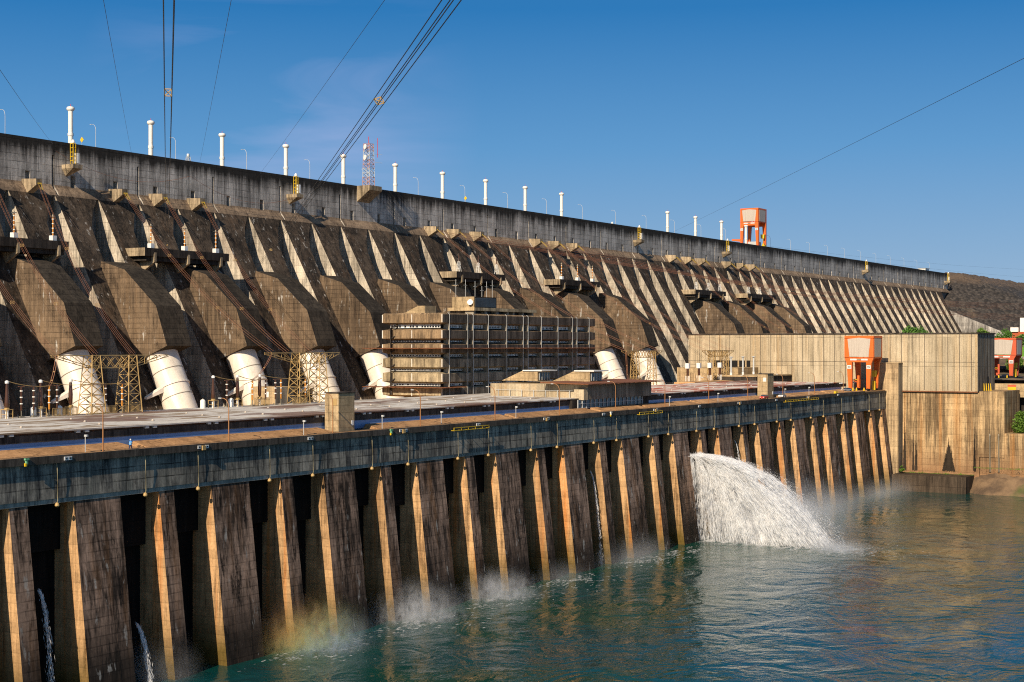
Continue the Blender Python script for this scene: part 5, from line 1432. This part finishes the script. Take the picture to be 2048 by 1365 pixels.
mist((434.0, 150.0, -1.6), (10, 14, 4.5), MJ, 'low spray where the water jet strikes the river', 0)
mist((520.0, 188.0, -1.0), (60, 14, 14), ML, 'thin mist along the far piers right of the jet', 0)
mist((600.0, 190.0, -1.2), (45, 12, 9), mistmat('far_mist', .07, scale=.09, thr=.4), 'thin mist where the far piers meet the pillar', 0)
mist((204.0, 198.0, -1.5), (10, 9, 10), mistmat('blue_mist', .16, scale=.16), 'dim mist in the dark gap at bottom left', 0)
# thin streams falling in three of the dark gaps
def stream(x, y, z0, w, lab):
    o = thing('water_stream', lab, 'water stream', (x, y, z0), 'thin streams falling between the piers')
    rnd = random.Random(int(x)); b = MB()
    for k in range(600):
        f = rnd.random()**.8; q = Vector((x+rnd.gauss(0, w*.35)*(.35+.8*f), y-3.5*f+rnd.gauss(0, .3)*f, z0-(z0-ZW)*f*f))
        flake(b, q, Vector((rnd.gauss(0, .06), -.3, -1)), rnd.uniform(.2, .7), rnd.uniform(.03, .09), rnd)
    f_ = b.build('fall', DM, o, recalc=False); f_['kind'] = 'stuff'
stream(177.6, 199.5, 17.0, 1.0, 'bluish stream of water in the dark gap at the far left')
stream(199.5, 199.0, 8.0, .9, 'bluish stream of water in the second dark gap at bottom left')
stream(374.0, 200.5, 23.0, .55, 'thin blue stream of water in a gap left of the big jet')
stream(475.0, 200.0, 26.0, .45, 'thin blue stream of water in a gap just above the big jet')

# ================================================================ TREES AND PLANTS
def tree(lab, loc, rx, ry, h, seed, mat, nl, leaf, grp=None, trunk=True, name='tree', cat='tree'):
    rnd = random.Random(seed); o = thing(name, lab, cat, loc, grp)
    X, Y, Z = loc
    b = MB(); cl = []
    for k in range(max(5, int(h*2.2))):
        a = rnd.uniform(0, 2*math.pi); q = rnd.random()**.5; zz = h*rnd.uniform(.28, .95)
        e = math.sin(math.pi*min(1, .18+.75*zz/h))
        cl.append((X+rx*q*e*math.cos(a), Y+ry*q*e*math.sin(a), Z+zz, rnd.uniform(.22, .42)*min(rx, ry)))
    if trunk:
        b.tube([(X, Y, Z-.5), (X+.1*rx, Y, Z+h*.25), (X-.05*rx, Y, Z+h*.5)], [h*.035, h*.025, h*.012], 7)
        for c in cl[:9]: b.tube([(X+.05*rx, Y, Z+h*rnd.uniform(.2, .42)), ((X+c[0])/2, (Y+c[1])/2, Z+h*.5), c[:3]], [h*.015, h*.01, h*.004], 5)
        b.build('trunk', M['bark'], o)
    b = MB()
    for k in range(nl):
        c = rnd.choice(cl); d = Vector((rnd.gauss(0, 1), rnd.gauss(0, 1), rnd.gauss(0, .8))); d.normalize(); d *= c[3]*rnd.uniform(.35, 1.15)
        p = Vector(c[:3])+d; p.z = max(p.z, Z+.1)
        u = Vector((rnd.gauss(0, 1), rnd.gauss(0, 1), rnd.gauss(0, .6))).normalized(); w = u.cross(Vector((rnd.gauss(0, 1), rnd.gauss(0, 1), rnd.gauss(0, 1)))).normalized(); s = leaf*rnd.uniform(.6, 1.3)
        b.face([p-u*s, p-w*s*.6, p+u*s, p+w*s*.6])
    b.build('crown' if trunk else 'foliage', mat, o, recalc=False)
tree('bushy green tree overhanging the river wall at the right edge', (650, 144.5, 18.0), 6.5, 6.5, 12.5, 1, M['leaf'], 5200, .42)
tree('smaller green bush low on the river wall at the right edge', (645, 142.5, 10.5), 2.2, 2.0, 4.0, 2, M['leaf'], 1300, .3, None, False, 'bush', 'bush')
tree('wide dark green tree crown above the pale hall top, beside the ribbed dam', (760, 224, 55), 10, 8, 11.5, 3, M['leaf2'], 3600, .55)
tree('small bright green tree showing over the right end of the pale hall', (770, 193, 55), 6, 5, 10.8, 4, M['leaf'], 2600, .5)
tree('dark green round tree behind the faded orange crane', (770, 180.5, 55), 5.5, 5, 10.0, 5, M['leaf2'], 2600, .5)
tree('olive green tree seen between the legs of the faded crane', (830, 190.0, 43), 4.5, 4.5, 10.0, 6, M['leaf'], 2200, .5)
tree('low dark shrub beside the white building at the right edge', (800, 180.0, 57), 4, 4, 6.5, 7, M['leaf2'], 1500, .45, None, False, 'bush', 'bush')
tree('small green shrub growing where the pillar meets the toe wall', (636, 192.2, 4.2), 1.6, 1.6, 3.0, 8, M['leaf'], 900, .25, None, False, 'bush', 'bush')
b = MB(); rnd = random.Random(3)
for k in range(1500):
    y = rnd.uniform(141, 193); x = rnd.uniform(638.0, 640.9); z = 4.4 if y > 163 else 7.5
    s = rnd.uniform(.1, .3)*(1+1.2*(mnoise.noise(Vector((y*.3, 0, 0)))))
    a = rnd.uniform(0, 6.28); b.face([(x, y, z), (x+.3*s*math.cos(a), y+.3*s*math.sin(a), z), (x+.5*s*math.cos(a), y+.5*s*math.sin(a), z+2.2*s)])
tag(b.build('weeds', M['leaf'], recalc=False), 'green weeds growing along the top of the toe wall', 'weeds', None, 'stuff')
# white building and terrace at the right edge
wb = thing('white_building', 'white and brick building at the right edge beyond the crane', 'building', (905, 200, 58))
b = MB(); b.box(900, 935, 180, 203.5, 66.0, 74.0); b.build('upper_wall', M['white'], wb)
b = MB(); b.box(898, 935, 182, 207.5, 58.5, 65.98); b.build('lower_wall', paint('brick_red', '#a8512e', '#6e3520', .3, .8), wb)
b = MB(); b.box(897.9, 898.05, 184, 202, 59, 61.5); b.build('window', M['dark'], wb)
b = MB(); b.box(897.0, 900.0, 204, 208.2, 65.98, 68.5); b.build('porch', M['white'], wb)
terrain('terrace', M['soil'], 860, 1300, 120, 240, 40, 20, lambda x, y: 57.5, .6, .05)
terrain('lawn', leafmat('lawn_grass', '#4f7a24', '#6f9a38'), 850, 861, 150, 210, 8, 20, lambda x, y: 57.6-max(0, 861-x)*.5, .1, .3)
bd = thing('viaduct', 'pale low bridge deck behind the legs of the faded crane', 'bridge', (800, 170, 48))
b = MB(); b.box(795, 800, 130, 178, 48.2, 50.0); b.build('deck', M['tower_c'], bd)
for y in (135, 150, 165): b = MB(); b.box(796, 799, y, y+1.2, 42, 48.2); b.build('column', M['beam'], bd)
# ================================================================ CAMERA, LIGHT, SKY
cam = bpy.data.cameras.new('camera'); co = bpy.data.objects.new('camera', cam); COL.objects.link(co); SC.camera = co
DX, DZ = .51692331, .85603171
rt = Vector((DX, -DZ, 0)); fw = Vector((DZ, DX, 0)); up = Vector((0, 0, 1))
co.matrix_world = Matrix.Translation((0, 0, 58)) @ Matrix((rt, up, -fw)).transposed().to_4x4()
cam.sensor_width = 36; cam.lens = 3057/2048*36; cam.shift_y = (692-682.5)/2048; cam.clip_end = 30000; cam.clip_start = 1
EL, AZ = R(33), R(7.5)
s = Vector((-math.cos(EL)*math.cos(AZ), -math.cos(EL)*math.sin(AZ), math.sin(EL)))
ld = bpy.data.lights.new('sun', 'SUN'); ld.energy = 5.0; ld.angle = R(.55); ld.color = (1, .84, .64)
lo = bpy.data.objects.new('sun', ld); COL.objects.link(lo); lo.rotation_euler = s.to_track_quat('Z', 'Y').to_euler(); lo.location = (0, 0, 300)
W = bpy.data.worlds.new('World'); SC.world = W; W.use_nodes = True
nt = W.node_tree; bg = nt.nodes['Background']
sky = nt.nodes.new('ShaderNodeTexSky'); sky.sky_type = 'NISHITA'; sky.sun_disc = False
sky.sun_elevation = EL; sky.sun_rotation = math.atan2(s.x, s.y); sky.air_density = 1.0; sky.dust_density = .35; sky.ozone_density = 2.2; sky.altitude = 200
ST = .12
def wn(ty, **k):
    x = nt.nodes.new(ty)
    for q, v in k.items(): setattr(x, q, v)
    return x
tc = wn('ShaderNodeTexCoord'); sp = wn('ShaderNodeSeparateXYZ'); nt.links.new(tc.outputs['Generated'], sp.inputs[0])
rp = wn('ShaderNodeValToRGB'); nt.links.new(sp.outputs[2], rp.inputs[0])
els = [(0.0, (.225, .34, .48)), (.045, (.178, .308, .485)), (.127, (.070, .230, .462)), (.215, (.004, .132, .365)), (.5, (.045, .11, .23)), (1.0, (.06, .105, .185))]
cr = rp.color_ramp
while len(cr.elements) < len(els): cr.elements.new(.5)
for el, (p, c) in zip(cr.elements, els): el.position = p; el.color = (*c, 1)
sc = wn('ShaderNodeVectorMath', operation='SCALE'); nt.links.new(rp.outputs[0], sc.inputs[0]); sc.inputs['Scale'].default_value = 1/ST
mx = wn('ShaderNodeMix', data_type='RGBA'); sd_ = wn('ShaderNodeVectorMath', operation='DOT_PRODUCT'); nt.links.new(tc.outputs['Generated'], sd_.inputs[0]); sd_.inputs[1].default_value = Vector((s.x, s.y, 0)).normalized()
sm_ = wn('ShaderNodeMapRange'); nt.links.new(sd_.outputs['Value'], sm_.inputs[0]); sm_.inputs[1].default_value = -.35; sm_.inputs[2].default_value = .4; sm_.inputs[3].default_value = .94; sm_.inputs[4].default_value = .72
nt.links.new(sm_.outputs[0], mx.inputs[0])
nt.links.new(sky.outputs[0], mx.inputs[6]); nt.links.new(sc.outputs[0], mx.inputs[7])
# thin high cloud low in the north
mp = wn('ShaderNodeVectorMath', operation='MULTIPLY'); nt.links.new(tc.outputs['Generated'], mp.inputs[0]); mp.inputs[1].default_value = (4, 4, 26)
no = wn('ShaderNodeTexNoise'); nt.links.new(mp.outputs[0], no.inputs['Vector']); no.inputs['Scale'].default_value = 1.0; no.inputs['Detail'].default_value = 6; no.inputs['Roughness'].default_value = .5; no.inputs['Distortion'].default_value = .6
r1 = wn('ShaderNodeMapRange'); nt.links.new(no.outputs[0], r1.inputs[0]); r1.inputs[1].default_value = .46; r1.inputs[2].default_value = .72
cd = (rt*((560-1024)/3057)+fw+up*((692-235)/3057)).normalized()
dt = wn('ShaderNodeVectorMath', operation='DISTANCE'); nt.links.new(tc.outputs['Generated'], dt.inputs[0]); dt.inputs[1].default_value = cd
r2 = wn('ShaderNodeMapRange'); nt.links.new(dt.outputs['Value'], r2.inputs[0]); r2.inputs[1].default_value = .05; r2.inputs[2].default_value = .13; r2.inputs[3].default_value = .36; r2.inputs[4].default_value = 0
ml = wn('ShaderNodeMath', operation='MULTIPLY'); nt.links.new(r1.outputs[0], ml.inputs[0]); nt.links.new(r2.outputs[0], ml.inputs[1])
m2 = wn('ShaderNodeMix', data_type='RGBA'); nt.links.new(ml.outputs[0], m2.inputs[0]); nt.links.new(mx.outputs[2], m2.inputs[6]); m2.inputs[7].default_value = (.40/ST, .43/ST, .66/ST, 1)
nt.links.new(m2.outputs[2], bg.inputs[0]); bg.inputs[1].default_value = ST
SC.render.engine = 'CYCLES'
SC.cycles.use_denoising = False
SC.cycles.filter_width = 1.1
SC.cycles.max_bounces = 6; SC.cycles.diffuse_bounces = 2; SC.cycles.glossy_bounces = 3; SC.cycles.transparent_max_bounces = 24; SC.cycles.volume_bounces = 2
SC.cycles.sample_clamp_indirect = 6
SC.view_settings.view_transform = 'Standard'; SC.view_settings.look = 'None'; SC.view_settings.exposure = .32; SC.view_settings.gamma = 1
